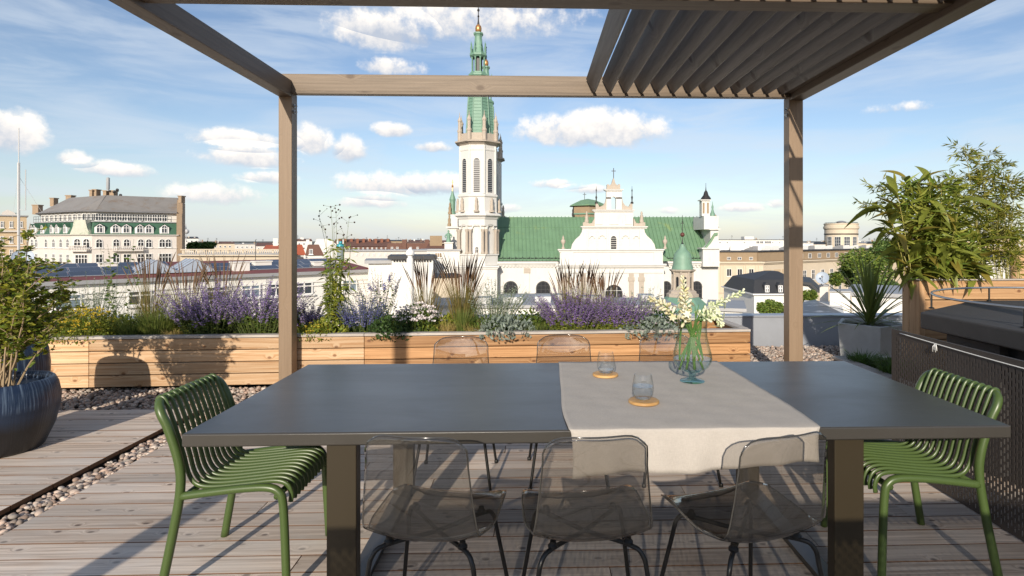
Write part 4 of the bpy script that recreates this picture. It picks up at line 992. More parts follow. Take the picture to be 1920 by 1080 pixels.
BRICK = mat('old_brick', (.33, .24, .16), .9, var=.14, vscale=3)
gd = MB(); gd.face([(-9000, -400, GROUND), (9000, -400, GROUND), (9000, 12000, GROUND), (-9000, 12000, GROUND)])
struct(gd.build('city_ground', mat('city_ground', (.10, .10, .085), .9, var=.15, vscale=.02, coord='Generated')))
def pbx(m, a, b, Y, dep, mi=0):                    # box whose front spans two picture corners at depth Y
    p, q = W(*a, Y), W(*b, Y); m.box((p.x, Y, q.z), (q.x, Y+dep, p.z), mi)
def ppl(m, pts, Y, dep, mi=0): m.prism([((w := W(x, y, Y)).x, w.z) for x, y in pts], Y, Y+dep, mi)
def plathe(m, px, Y, prof, n=8, mi=0, ph=pi/8):    # turned shape on an upright axis: (half width px, py)
    c = W(px, 450, Y); k = Y/F; kk = 1/cos(pi/n) if n <= 8 else 1
    m.lathe([(max(.004, hw*k*kk), W(px, py, Y).z) for hw, py in prof], n, (c.x, c.y, 0), mi, ph)
_wm = {}
def win_mesh(w, h, arch=False, bars=(1, 1), fr=.09, pane=None, frame=None, sill=True, louver=False):
    """Window facing -Y, origin at its sill centre: surround, recessed pane, glazing bars."""
    key = (round(w, 2), round(h, 2), arch, bars, pane and pane.name, frame and frame.name, sill, louver)
    if key in _wm: return _wm[key]
    m = MB(); o = arch_poly(0, 0, w, h, 10) if arch else [(-w/2, 0), (w/2, 0), (w/2, h), (-w/2, h)]
    i_ = arch_poly(0, fr, w-2*fr, h-2*fr, 10) if arch else [(-w/2+fr, fr), (w/2-fr, fr), (w/2-fr, h-fr), (-w/2+fr, h-fr)]
    n = len(o)
    A = [(x, -.10, z) for x, z in o]; B = [(x, -.10, z) for x, z in i_]; C = [(x, -.02, z) for x, z in i_]; D = [(x, .05, z) for x, z in o]
    m.add(A+B+C+D, [(k, (k+1) % n, n+(k+1) % n, n+k) for k in range(n)] + [(n+k, n+(k+1) % n, 2*n+(k+1) % n, 2*n+k) for k in range(n)] + [(k, 3*n+k, 3*n+(k+1) % n, (k+1) % n) for k in range(n)], 1)
    m.face(C, 0); bw = .045
    top = h-fr
    if louver:
        z = fr+.25
        while z < top-w*.25: m.box((-w/2+fr, -.075, z), (w/2-fr, -.025, z+.14), 2); z += .42
    else:
        for k in range(1, bars[0]+1):
            x = -w/2+fr+(w-2*fr)*k/(bars[0]+1); m.box((x-bw, -.07, fr), (x+bw, -.022, top-(.1 if arch else 0)), 1)
        for k in range(1, bars[1]+1):
            z = fr+(h-2*fr)*(.62 if bars[1] == 1 else k/(bars[1]+1)); m.box((-w/2+fr, -.072, z-bw), (w/2-fr, -.0225, z+bw), 1)
    if sill: m.box((-w/2-.12, -.22, -.12), (w/2+.12, .04, -.002), 1)
    _wm[key] = m.mesh('window', [pane or DARK, frame or FRAME, ZINC]); return _wm[key]
def put(me, parent, p, rz=0., name='window'): return obj(name, me, parent, p, rz)
def pwin(parent, px, py0, py1, wpx, Y, **kw):      # window by picture span on a facade facing the terrace
    a, b = W(px, py1, Y), W(px, py0, Y); return put(win_mesh(wpx*Y/F, b.z-a.z, **kw), parent, (a.x, Y-.001, a.z))
# ---------------------------------------------------------------- church
def church():
    ch = thing('church', 'white baroque church nave with green copper roof and stepped gable', 'church', (W(1150, 500, 133).x, 133, GROUND))
    YN_, YT_ = 133., 128.
    m = MB(); a = W(930, 497, YN_); b = W(1347, 497, YN_); m.box((a.x, YN_, GROUND), (b.x, YN_+26, a.z)); m.build('nave_wall', STUC, ch)
    m = MB()
    pbx(m, (930, 490.5), (1350, 494), YN_-.9, 1.5); pbx(m, (930, 494.2), (1348, 497.5), YN_-.45, 1.0); m.build('cornice', STUC, ch)
    m = MB()
    for i in range(64):
        px = 936+i*6.5
        if not 1040 < px < 1250: pbx(m, (px, 497.8), (px+3, 501), YN_-.4, .5)
    m.build('dentils', STUC, ch)['kind'] = 'stuff'
    # roof
    r0, r1 = W(928, 489, YN_-.6), W(1338, 489, YN_-.6); q0, q1 = W(928, 407, 146), W(1313, 407, 146)
    m = MB(); m.add([r0, r1, q1, q0, (q0.x, 159, r0.z), (q1.x+4, 159, r0.z)], [(0, 1, 2, 3), (3, 2, 5, 4), (1, 5, 2), (0, 3, 4), (0, 4, 5, 1)]); rf = m.build('roof', COPPER, ch)
    m = MB(); n = 56
    for i in range(n+1):
        t = i/n; A = r0.lerp(r1, t); B = q0.lerp(q1, t); s = Vector((.07, 0, 0)); up = Vector((0, -.16, .22)); m.hexa([A-s, A+s, B+s, B-s, A-s+up, A+s+up, B+s+up, B-s+up])
    for k in (.22, .47, .74):
        A = r0.lerp(q0, k); B = r1.lerp(q1, k); u = Vector((0, -.05, .07)); e = (q0-r0).normalized()*.07; m.hexa([A, B, B+e, A+e, A+u, B+u, B+u+e, A+u+e])
    m.build('seams', COPPER, rf)['kind'] = 'stuff'
    m = MB(); g0 = W(930, 484, YN_-.2); g1 = W(1337, 484, YN_-.2); m.tube([g0, g1], .09, 6)
    for i in range(34):
        p = g0.lerp(g1, i/33); m.tube([p+Vector((0, .1, -.7)), p+Vector((0, 0, .35))], .06, 5)
    m.build('snow_guard', IRON, rf)
    tr = MB(); v = [W(1056, 489, YT_+1.2), W(1244, 489, YT_+1.2), W(1205, 418, YT_+1.2), W(1098, 418, YT_+1.2)]
    L0 = W(1046, 489, YN_-1.4); R0_ = W(1252, 489, YN_-1.4); dz = 17.9
    rid0 = W(1152, 400, YT_+1.3); e0 = Vector((L0.x, YT_+1.3, L0.z)); e1 = Vector((R0_.x, YT_+1.3, R0_.z)); rb = Vector((rid0.x, 150, rid0.z))
    tr.add([e0, e1, rid0, Vector((e0.x, 150, e0.z)), Vector((e1.x, 150, e1.z)), rb], [(0, 1, 2), (0, 2, 5, 3), (1, 4, 5, 2)]); tr.build('transept_roof', COPPER, ch)
    # transept gable
    g = MB(); pbx(g, (1048, 502), (1245, 700), YT_, 6); g.build('transept_wall', STUC, ch)
    m = MB(); pbx(m, (1042, 495), (1250, 498), YT_-.9, 2); pbx(m, (1044, 498.2), (1248, 501.5), YT_-.5, 1.5); pbx(m, (1050, 473), (1243, 494.8), YT_-.1, 1.6)
    pbx(m, (1046, 467), (1246, 469.5), YT_-.6, 2.2); pbx(m, (1048, 469.7), (1244, 472.8), YT_-.3, 1.8); pbx(m, (1052, 495), (1075, 473), YT_-.35, .22); pbx(m, (1226, 495), (1242, 473), YT_-.35, .22)
    m.build('attic', STUC, ch)
    st = [(1071, 466.8), (1073, 458), (1079, 449), (1087, 442), (1091, 435), (1092, 428)]
    m = MB(); ppl(m, st+[(2300-x, y) for x, y in st[::-1]], YT_, 1.2); m.build('gable', STUC, ch)
    m = MB(); pbx(m, (1089, 424), (1215, 426), YT_-.5, 2); pbx(m, (1091, 426.2), (1213, 428.5), YT_-.25, 1.5); pbx(m, (1111, 393), (1190, 395), YT_-.5, 2); pbx(m, (1113, 395.2), (1188, 397.2), YT_-.25, 1.5); pbx(m, (1133, 354.5), (1169, 356), YT_-.45, 1.8); pbx(m, (1135, 356.2), (1167, 358), YT_-.25, 1.4); m.build('gable_cornice', STUC, ch)
    m = MB(); pbx(m, (1115, 397.4), (1187, 423.8), YT_, 1.2); m.build('upper_gable', STUC, ch)
    for a, b in ((1117, 1130), (1142, 1160), (1172, 1185)):
        m = MB(); pbx(m, (a, 402), (b, 421), YT_-.2, .22); m.build('panel', STUC, ch)
    m = MB(); pbx(m, (1137, 370), (1145.6, 392.8), YT_, 1.1); pbx(m, (1155, 370), (1166, 392.8), YT_, 1.1)
    c = W(1150.3, 372, YT_); r = 4.7*YT_/F; top = W(1150, 358.2, YT_).z; xl, xr = W(1137, 0, YT_).x, W(1166, 0, YT_).x; zb = W(0, 370, YT_).z
    arcp = arc(c.x, zb-.1, r, 180, 0, 8); m.prism([(xl, zb), (xl, top), (xr, top), (xr, zb), (c.x+r, zb)] + arcp[::-1][1:-1] + [(c.x-r, zb)], YT_, YT_+1.1); m.build('aedicule', STUC, ch)
    sc_ = [(1117, 392.8), (1117, 382), (1121, 382), (1124, 388), (1131, 385), (1135, 379), (1136.8, 370), (1136.8, 392.8)]
    for f_ in (lambda x: x, lambda x: 2303-x):
        m = MB(); ppl(m, [(f_(x), y) for x, y in sc_], YT_+.1, .8); m.build('scroll', STONE, ch)
        m = MB(); ppl(m, [(f_(x), y) for x, y in [(1093, 423.8), (1093, 417), (1100, 416), (1105, 419), (1110, 418), (1114.8, 409), (1114.8, 423.8)]], YT_+.1, .8); m.build('scroll', STONE, ch)
        m = MB(); plathe(m, f_(1100), YT_+.5, [(4.2, 417), (4.2, 413), (3, 411), (3.4, 406), (1.6, 402), (2.2, 400), (1.5, 397.5), (.2, 396)], 10); m.build('pinnacle', STONE, ch, True, 50)
        m = MB(); plathe(m, f_(1118), YT_+.5, [(2.6, 382), (2.6, 379), (.9, 378), (1.1, 373), (1.8, 370), (.7, 367), (.6, 360), (1.2, 357), (.4, 354), (.25, 349)], 8); m.build('finial', IRON, ch, True, 50)
        m = MB(); plathe(m, f_(1056), YT_+.3, [(3, 466.8), (3, 464), (1.4, 462), (2.0, 458), (4.6, 454), (4.4, 451), (1.8, 448), (2.2, 446), (.8, 443), (.2, 441)], 12); m.build('urn', STONE, ch, True, 50)
    m = MB(); ppl(m, [(1138, 354.3), (1138, 346), (1141, 345), (1143, 347.5), (1147, 344), (1148.5, 338), (1150.5, 333.5), (1152.5, 338), (1154, 344), (1158, 347.5), (1160, 345), (1163, 346), (1163, 354.3)], YT_+.1, .9); m.build('pediment', STONE, ch)
    m = MB(); pbx(m, (1150, 315), (1151.2, 334.5), YT_+.5, .14); pbx(m, (1146.5, 320), (1154.7, 321.2), YT_+.52, .10); m.build('cross', IRON, ch)
    pwin(ch, 1150.5, 441.5, 468, 12.5, YT_, arch=True, bars=(0, 5), fr=.12, pane=DARK, frame=STUC)
    for px, w in ((1110, 11), (1129, 14), (1172.5, 14), (1193, 11)):
        m = MB(); c = W(px, 450, YT_); k = YT_/F; r = w/2*k; z = W(px, 447, YT_).z
        o_ = arc(c.x, z, r, 0, 180, 10); i_ = arc(c.x, z, r*.76, 180, 0, 10); m.prism(o_+i_, YT_-.30, YT_+.02); m.build('blind_arch', STUC, ch)
    for px in (1101, 1119.5, 1139, 1163, 1182.5, 1201):
        m = MB(); pbx(m, (px-1.6, 431), (px+1.6, 466.6), YT_-.28, .3); m.build('pilaster', STUC, ch)
    # lower openings
    for px, w, Y in ((957.5, 27, YN_), (1018.5, 27, YN_), (1306, 21, YN_), (1249, 19, YN_)):
        pwin(ch, px, 527, 559, w, Y, arch=True, bars=(2, 3), fr=.22, pane=DARK, frame=BROOF)
        m = MB(); c = W(px, 450, Y); k = Y/F; z = W(px, 527+w/2, Y).z; m.prism(arc(c.x, z, (w/2+2.2)*k, 0, 180, 12)+arc(c.x, z, (w/2+.3)*k, 180, 0, 12), Y-.14, Y+.02); m.build('archivolt', STUC, ch)
    pwin(ch, 1151, 531, 566, 38, YT_, arch=True, bars=(2, 1), fr=.3, pane=DARK, frame=STUC)
    for (px, Y) in ((988, YN_), (1184, YT_), (1203, YT_), (1113, YT_), (1094, YT_), (1060, YT_)):
        m = MB(); pbx(m, (px-4.6, 512), (px+4.6, 640), Y-.22, .25); pl = m.build('pilaster', STUC if Y == YN_ else STONE, ch)
        m = MB(); pbx(m, (px-6, 503 if Y == YN_ else 520), (px+6, 512 if Y == YN_ else 527), Y-.35, .4); m.build('capital', STONE, pl)
    m = MB(); pbx(m, (1050, 509), (1243, 512), YT_-.2, .25); m.build('string_course', STUC, ch)
    # crossing lantern
    m = MB(); plathe(m, 1102, 152, [(27, 420), (27, 386)], 6, ph=pi/6); lt = m.build('crossing_lantern', BRN, ch)
    m = MB(); plathe(m, 1102, 152, [(33, 387), (33, 385.5), (14, 376), (1.2, 373)], 6, ph=pi/6); m.build('lantern_roof', COPPER, lt)
    m = MB(); plathe(m, 1102, 152, [(29, 403), (29, 400.5)], 6, ph=pi/6); m.build('lantern_sill', COPPERD, lt)
    m = MB(); pbx(m, (1095.6, 361), (1096.5, 377), 152, .13); pbx(m, (1092.8, 364.2), (1099.4, 365), 152.01, .1); m.build('cross', IRON, lt)
    m = MB(); plathe(m, 1074, 146, [(1.2, 408), (2, 402), (1, 398), (1.6, 395), (.3, 391)], 8); m.build('finial', IRON, ch, True, 50)
    # west front seen edge-on
    YW = 131.
    m = MB(); pbx(m, (1318, 467), (1349, 500), YW, 3); pbx(m, (1316, 464.5), (1351, 467), YW-.4, 3.8); pbx(m, (1320, 405), (1347, 430), YW+2, 9); pbx(m, (1330, 428), (1351, 431), YW+1.6, 9.5); pbx(m, (1332, 431), (1347, 470), YW+2.2, 9); m.build('west_front', STUC, ch)
    m = MB(); ppl(m, [(1322, 464.4), (1334, 452), (1341, 440), (1346, 440), (1346, 464.4)], YW+.6, 1.8); m.build('west_scroll', STUC, ch)
    m = MB(); ppl(m, [(1318, 470), (1332, 450), (1340, 437), (1346, 436), (1346, 441), (1341, 442), (1334, 454), (1322, 468)], YW+.2, .5); m.build('scroll_flashing', COPPER, ch)
    m = MB(); pbx(m, (1316, 375), (1331, 405), YW+3, 2); pbx(m, (1314, 374), (1333, 376), YW+2.6, 2.6); tu = m.build('turret', STUC, ch)
    for px in (1319.5, 1327.5):
        m = MB(); pbx(m, (px-1.6, 380), (px+1.6, 400), YW+2.9, .2); m.build('opening', BRN, tu)
    m = MB(); plathe(m, 1323.5, YW+4, [(9, 374), (8, 371), (4.5, 366), (3, 360), (1, 357), (.4, 350), (.3, 343)], 8); m.build('turret_cap', IRON, tu, True, 40)
    m = MB(); plathe(m, 1336, YW+3, [(4.5, 405), (4.5, 401), (3, 398), (1.4, 392), (2, 388), (.8, 384), (.3, 378)], 10); m.build('pinnacle', COPPERD, ch, True, 50)
    m = MB(); plathe(m, 1341.5, YW+3, [(6, 428), (6, 425), (3.5, 423), (4, 416), (2.2, 411), (2.6, 407), (1.5, 404), (.2, 402)], 10); m.build('statue', BRN, ch, True, 60)
church()
def tower(px0, YA):
    """Octagonal bell tower; everything hangs on one upright axis."""
    A = W(px0, 450, YA); k = YA/F; ax, ay = A.x, A.y; Z = lambda py: W(px0, py, YA).z
    t = thing('bell_tower', 'slender white octagonal bell tower with ornate green copper spire', 'tower', (ax, ay, GROUND))
    def lat(name, prof, mtl, par=t, n=8, sm=False):
        m = MB(); kk = 1/cos(pi/8) if n == 8 else 1
        m.lathe([(max(.004, hw*k*kk), Z(py)) for hw, py in prof], n, (ax, ay, 0), 0, pi/8); return m.build(name, mtl, par, sm, 40 if sm else None)
    def around(fn, n=8, off=0.):
        for i in range(n): fn(i, -pi/2+2*pi*(i+off)/n)
    m = MB(); h = 37*k; m.box((ax-h, ay-h, GROUND), (ax+h, ay+h, Z(500))); m.build('base', STUC, t)
    m = MB(); h = 41*k; m.box((ax-h, ay-h, Z(499.8)), (ax+h, ay+h, Z(497))); h = 38.5*k; m.box((ax-h, ay-h, Z(503)), (ax+h, ay+h, Z(500.2))); m.build('cornice', STUC, t)
    lat('plinth', [(37, 496.8), (37, 478), (39, 478), (39, 475.5)], STUC)
    lat('arcade_drum', [(31, 475.3), (31, 426), (35, 424), (35, 412)], STUC)
    def colm(i, a):
        for da in (-.09, .09):
            m = MB(); r = 35.5*k/cos(pi/8)*.985; c = (ax+r*cos(a+da), ay+r*sin(a+da), 0)
            m.lathe([(3.6*k, Z(475.4)), (3.6*k, Z(472)), (2.7*k, Z(471)), (2.4*k, Z(436)), (3.6*k, Z(433)), (3.6*k, Z(430.5))], 12, c); m.build('column', STONE, t, True, 40)
    around(colm, 8, .5)
    ap = 31*k
    def niche(i, a):
        m = MB(); c = (ax+ap*cos(a), ay+ap*sin(a)); w = 16*k
        me = MB(); o_ = arc(0, 0, w/2+1.5*k, 0, 180, 10); i_ = arc(0, 0, w/2-.6*k, 180, 0, 10); me.prism(o_+i_, -4.0*k, .05)
        me.build('arch', STUC, t, loc=(c[0], c[1], Z(430)), rz=a+pi/2)
        if i % 2 == 0: put(win_mesh(6.5*k, 12*k, arch=True, bars=(1, 1), fr=.1, pane=DARK, frame=STUC), t, (ax+ap*1.002*cos(a), ay+ap*1.002*sin(a), Z(474)), a+pi/2)
    around(niche)
    lat('cornice', [(36, 411.8), (38, 408), (42.5, 405.5), (42.5, 403.5), (39, 401)], STUC)
    lat('statue_stage', [(36, 400.8), (35, 398), (34.5, 372), (36.5, 370), (36.5, 367), (34, 365.5)], STUC)
    def stat(i, a):
        r = 38.5*k; c = (ax+r*cos(a), ay+r*sin(a), 0); m = MB()
        m.lathe([(5*k, Z(399)), (5*k, Z(396.5)), (2.6*k, Z(395)), (3.2*k, Z(388)), (2.2*k, Z(382)), (2.8*k, Z(379)), (1.7*k, Z(376)), (1.6*k, Z(373.5)), (.1, Z(372.5))], 10, c); m.build('statue', STONE, t, True, 50)
    around(stat)
    lat('belfry', [(32.6, 365.3), (32.6, 287), (33.5, 285.5), (33.5, 283), (32.6, 282), (32.6, 276)], STUC)
    ab = 32.6*k
    def bell(i, a):
        put(win_mesh(13.5*k, 64*k, arch=True, bars=(0, 0), fr=.14, pane=DARK, frame=STUC, louver=True, sill=False), t, (ax+ab*1.001*cos(a), ay+ab*1.001*sin(a), Z(364)), a+pi/2, 'louvred_window')
        m = MB(); m.box((-8*k, -.25, 0), (8*k, .1, .22)); m.build('ledge', STUC, t, loc=(ax+ab*cos(a), ay+ab*sin(a), Z(366)), rz=a+pi/2)
    around(bell)
    def edge(i, a):
        m = MB(); r = ab/cos(pi/8)*.99; m.lathe([(2.1*k, Z(365)), (2.1*k, Z(277))], 8, (ax+r*cos(a), ay+r*sin(a), 0)); m.build('corner_shaft', STUC, t, True, 40)
    around(edge, 8, .5)
    lat('cornice', [(33, 275.8), (36, 273), (41.5, 271), (41.5, 268.6), (37, 267.5)], STONE)
    lat('parapet', [(32, 267.3), (32, 254), (30, 254), (30, 262)], STONE)
    def pin(i, a):
        r = 33*k/cos(pi/8); m = MB()
        m.lathe([(4*k, Z(267)), (4*k, Z(252)), (4.8*k, Z(250.5)), (4.8*k, Z(248)), (3.2*k, Z(246)), (3.1*k, Z(233)), (4*k, Z(231)), (4*k, Z(229)), (2.4*k, Z(226)), (.9*k, Z(222)), (.3*k, Z(214))], 8, (ax+r*cos(a), ay+r*sin(a), 0), 0, pi/8); m.build('pinnacle', STONE, t)
    around(pin, 8, .5)
    sp = lat('spire', [(24, 266), (21.5, 250), (19.6, 215), (17.6, 180), (16.2, 150), (16.2, 146), (17.6, 144), (17.6, 141), (14.2, 139), (14.2, 137)], COPPERD)
    def rib(i, a):
        m = MB(); pr = [(24, 266), (21.5, 250), (19.6, 215), (17.6, 180), (16.2, 150)]
        m.tube([(ax+hw*k/cos(pi/8)*cos(a), ay+hw*k/cos(pi/8)*sin(a), Z(py)) for hw, py in pr], .14, 6); m.build('rib', COPPERD, sp)
    around(rib, 8, .5)
    m = MB()
    for py in range(152, 262, 6):
        hw = 16.2+(py-150)*.0535 if py < 215 else 19.6+(py-215)*.054
        m.lathe([(hw*k/cos(pi/8)+.02, Z(py)), (hw*k/cos(pi/8)+.06, Z(py-.35)), (hw*k/cos(pi/8)+.02, Z(py-.7))], 8, (ax, ay, 0), 0, pi/8, cap=False)
    m.build('sheet_seams', COPPERD, sp)['kind'] = 'stuff'
    lat('lantern_core', [(7, 136.8), (7, 108)], IRON)
    def lc(i, a):
        r = 12*k; m = MB(); m.lathe([(1.9*k, Z(137)), (1.3*k, Z(134)), (1.3*k, Z(112)), (2.1*k, Z(109)), (2.1*k, Z(107))], 8, (ax+r*cos(a), ay+r*sin(a), 0)); m.build('lantern_column', COPPERD, t, True, 40)
        m = MB(); r = 14*k; m.lathe([(2.4*k, Z(106)), (2.4*k, Z(102)), (1.5*k, Z(100)), (1.7*k, Z(94)), (2.2*k, Z(92)), (1*k, Z(88)), (1.2*k, Z(85)), (.2*k, Z(79))], 8, (ax+r*cos(a), ay+r*sin(a), 0)); m.build('lantern_pinnacle', COPPERD, t, True, 40)
    around(lc, 8, .5)
    lat('lantern_cornice', [(13, 108.8), (15.5, 106), (15.5, 103), (11, 101)], COPPERD)
    lat('lantern_cap', [(11, 100.8), (9, 92), (7.4, 82), (6.4, 70), (7.2, 67), (8.8, 65), (8.8, 62.5), (6, 61)], COPPERD)
    lat('orb', [(4, 61), (5.8, 58), (6, 53), (5, 49), (2.4, 46)], GILT, n=14, sm=True)
    lat('cross_finial', [(2.4, 46), (1.5, 40), (1.0, 33), (2.0, 31), (.9, 28), (.8, 22), (2.4, 20), (2.2, 18), (.7, 16), (.5, 10)], IRON, n=10, sm=True)
    return t
tw = tower(897, 134.)
t2 = dup(tw, (0, 0, 0), 0, 'second green copper church spire half hidden behind the bell tower')
off = W(911, 450, 160) - W(897, 450, 134); t2.location = tw.location + Vector((off.x, off.y, 0))
def pinnacle_group():
    t = thing('gable_pinnacle', 'stone and copper pinnacle with gilded cross beside the bell tower', 'pinnacle', (W(848, 500, 140).x, 140, GROUND)); Y = 140.
    m = MB(); pbx(m, (840, 428), (858, 700), Y, 6); pbx(m, (836, 425), (860, 428), Y-.5, 7); pbx(m, (846, 402), (858, 424.8), Y+.5, 4); m.build('pier', STUC, t)
    for px, s in ((842.5, 0), (843.5, -22)):
        m = MB(); plathe(m, px, Y+1, [(3.4, 424+s), (3.4, 420+s), (2.2, 418+s), (2.6, 412+s), (1.3, 408+s), (1.7, 405+s), (.3, 401+s)], 8); m.build('pinnacle', BRN, t, True, 40)
    m = MB(); plathe(m, 848.5, Y+2, [(6, 402), (6, 398), (4.5, 396), (5, 378), (5.6, 374), (4.4, 370), (2.6, 364), (1.5, 358)], 8); m.build('lantern', COPPERD, t)
    m = MB(); plathe(m, 848.5, Y+2, [(1.4, 358), (1.0, 352), (1.8, 349), (.7, 346), (.5, 337)], 8); pbx(m, (846.5, 341), (850.5, 342), Y+2, .12); m.build('cross', GILT, t)
    s = thing('statue', 'green copper statue on a white pedestal left of the bell tower', 'statue', (W(841, 458, 136).x, 136, W(841, 490, 136).z))
    m = MB(); pbx(m, (833.5, 456), (849, 492), 135.2, 1.8); pbx(m, (832.5, 454), (850, 456), 135, 2.2); m.build('pedestal', STUC, s)
    c = W(841, 450, 136); k = 136/F; zt = W(841, 454, 136).z
    v = [(0, 0), (0, 6.5), (0, 13), (0, 17.5), (0, 20.5)]
    m = MB(); m.lathe([(4.8*k, 0), (4.4*k, 4*k), (3.2*k, 9*k), (3.9*k, 13*k), (3.4*k, 16*k), (1.3*k, 17.5*k), (1.9*k, 19.5*k), (1.6*k, 21.5*k), (.1*k, 23*k)], 12, (c.x, c.y, zt))
    for sx in (-1, 1): m.tube([(c.x+sx*3.2*k, c.y, zt+15*k), (c.x+sx*6.5*k, c.y-1*k, zt+11*k), (c.x+sx*4.5*k, c.y-3*k, zt+8*k)], [1.4*k, 1.2*k, .9*k], 6)
    m.build('figure', COPPERD, s, True, 70)
    b = thing('annex', 'low white church annex left of the bell tower', 'building', (W(820, 500, 130).x, 130, GROUND))
    m = MB(); pbx(m, (780, 470), (862, 700), 131, 9); m.build('wall', STUC, b); m = MB(); pbx(m, (778, 467.5), (864, 470), 130.6, 10); m.build('coping', ZINC, b)
    pwin(b, 822, 474, 483, 13, 131, bars=(2, 0), pane=BRN)
pinnacle_group()
def cupola():
    Y = 78.; px = 1279.5
    t = thing('cupola', 'small green copper cupola with ball finial rising in front of the church', 'cupola', (W(px, 500, Y).x, Y, GROUND))
    m = MB(); plathe(m, px, Y, [(17, 543), (17, 507)], 8); m.build('drum', STONE, t)
    c = W(px, 450, Y); k = Y/F
    for i in range(8):
        a = -pi/2+2*pi*(i+.5)/8; m = MB(); m.lathe([(2.2*k, W(px, 543, Y).z), (1.7*k, W(px, 540, Y).z), (1.7*k, W(px, 513, Y).z), (2.4*k, W(px, 509, Y).z)], 10, (c.x+19*k*cos(a), c.y+19*k*sin(a), 0)); m.build('column', STONE, t, True, 40)
        a = -pi/2+2*pi*i/8; put(win_mesh(8*k, 24*k, arch=True, bars=(0, 0), fr=.07, frame=STONE, pane=DARK, sill=False), t, (c.x+17.02*k*cos(a), c.y+17.02*k*sin(a), W(px, 541, Y).z), a+pi/2)
    m = MB(); plathe(m, px, Y, [(21, 508.8), (23, 506.5), (23, 505)], 8); m.build('cornice', STONE, t)
    m = MB(); plathe(m, px, Y, [(20.5, 504.8), (19.5, 501), (17.5, 494), (17.3, 484), (15, 476), (10.5, 470), (6.5, 466), (5.2, 461), (3.2, 457.5)], 16, ph=0); m.build('dome', mat('rust_streaked_copper', (.17, .29, .21), .55, var=.12, vscale=2, stain=((.13, .075, .04), 1.6, .60)), t, True, 50)
    m = MB(); plathe(m, px, Y, [(3.2, 457.5), (1, 455), (.5, 446), (.5, 444)], 10); plathe(m, px, Y, [(.6, 436.5), (.45, 418), (1.1, 416), (.4, 414), (.3, 403)], 8); pbx(m, (px-3, 418), (px+3, 419.2), Y-.04, .08); m.build('rod', IRON, t)
    m = MB(); m.ball((c.x, c.y, W(px, 440, Y).z), 4.3*k, 14, 10); m.build('ball', mat('rusted_ball', (.10, .03, .022), .6), t, True)
    m = MB(); plathe(m, px, Y, [(28, 556), (28, 551), (24, 549), (24, 546), (20, 543.2)], 8); m.build('base', STONE, t)
    m = MB(); plathe(m, px, Y, [(62, 588), (28, 556.2)], 8); m.build('skirt_roof', COPPERD, t)
    m = MB(); plathe(m, px, Y, [(58, 900), (58, 588.2)], 8); m.build('wall', STUC, t)
cupola()
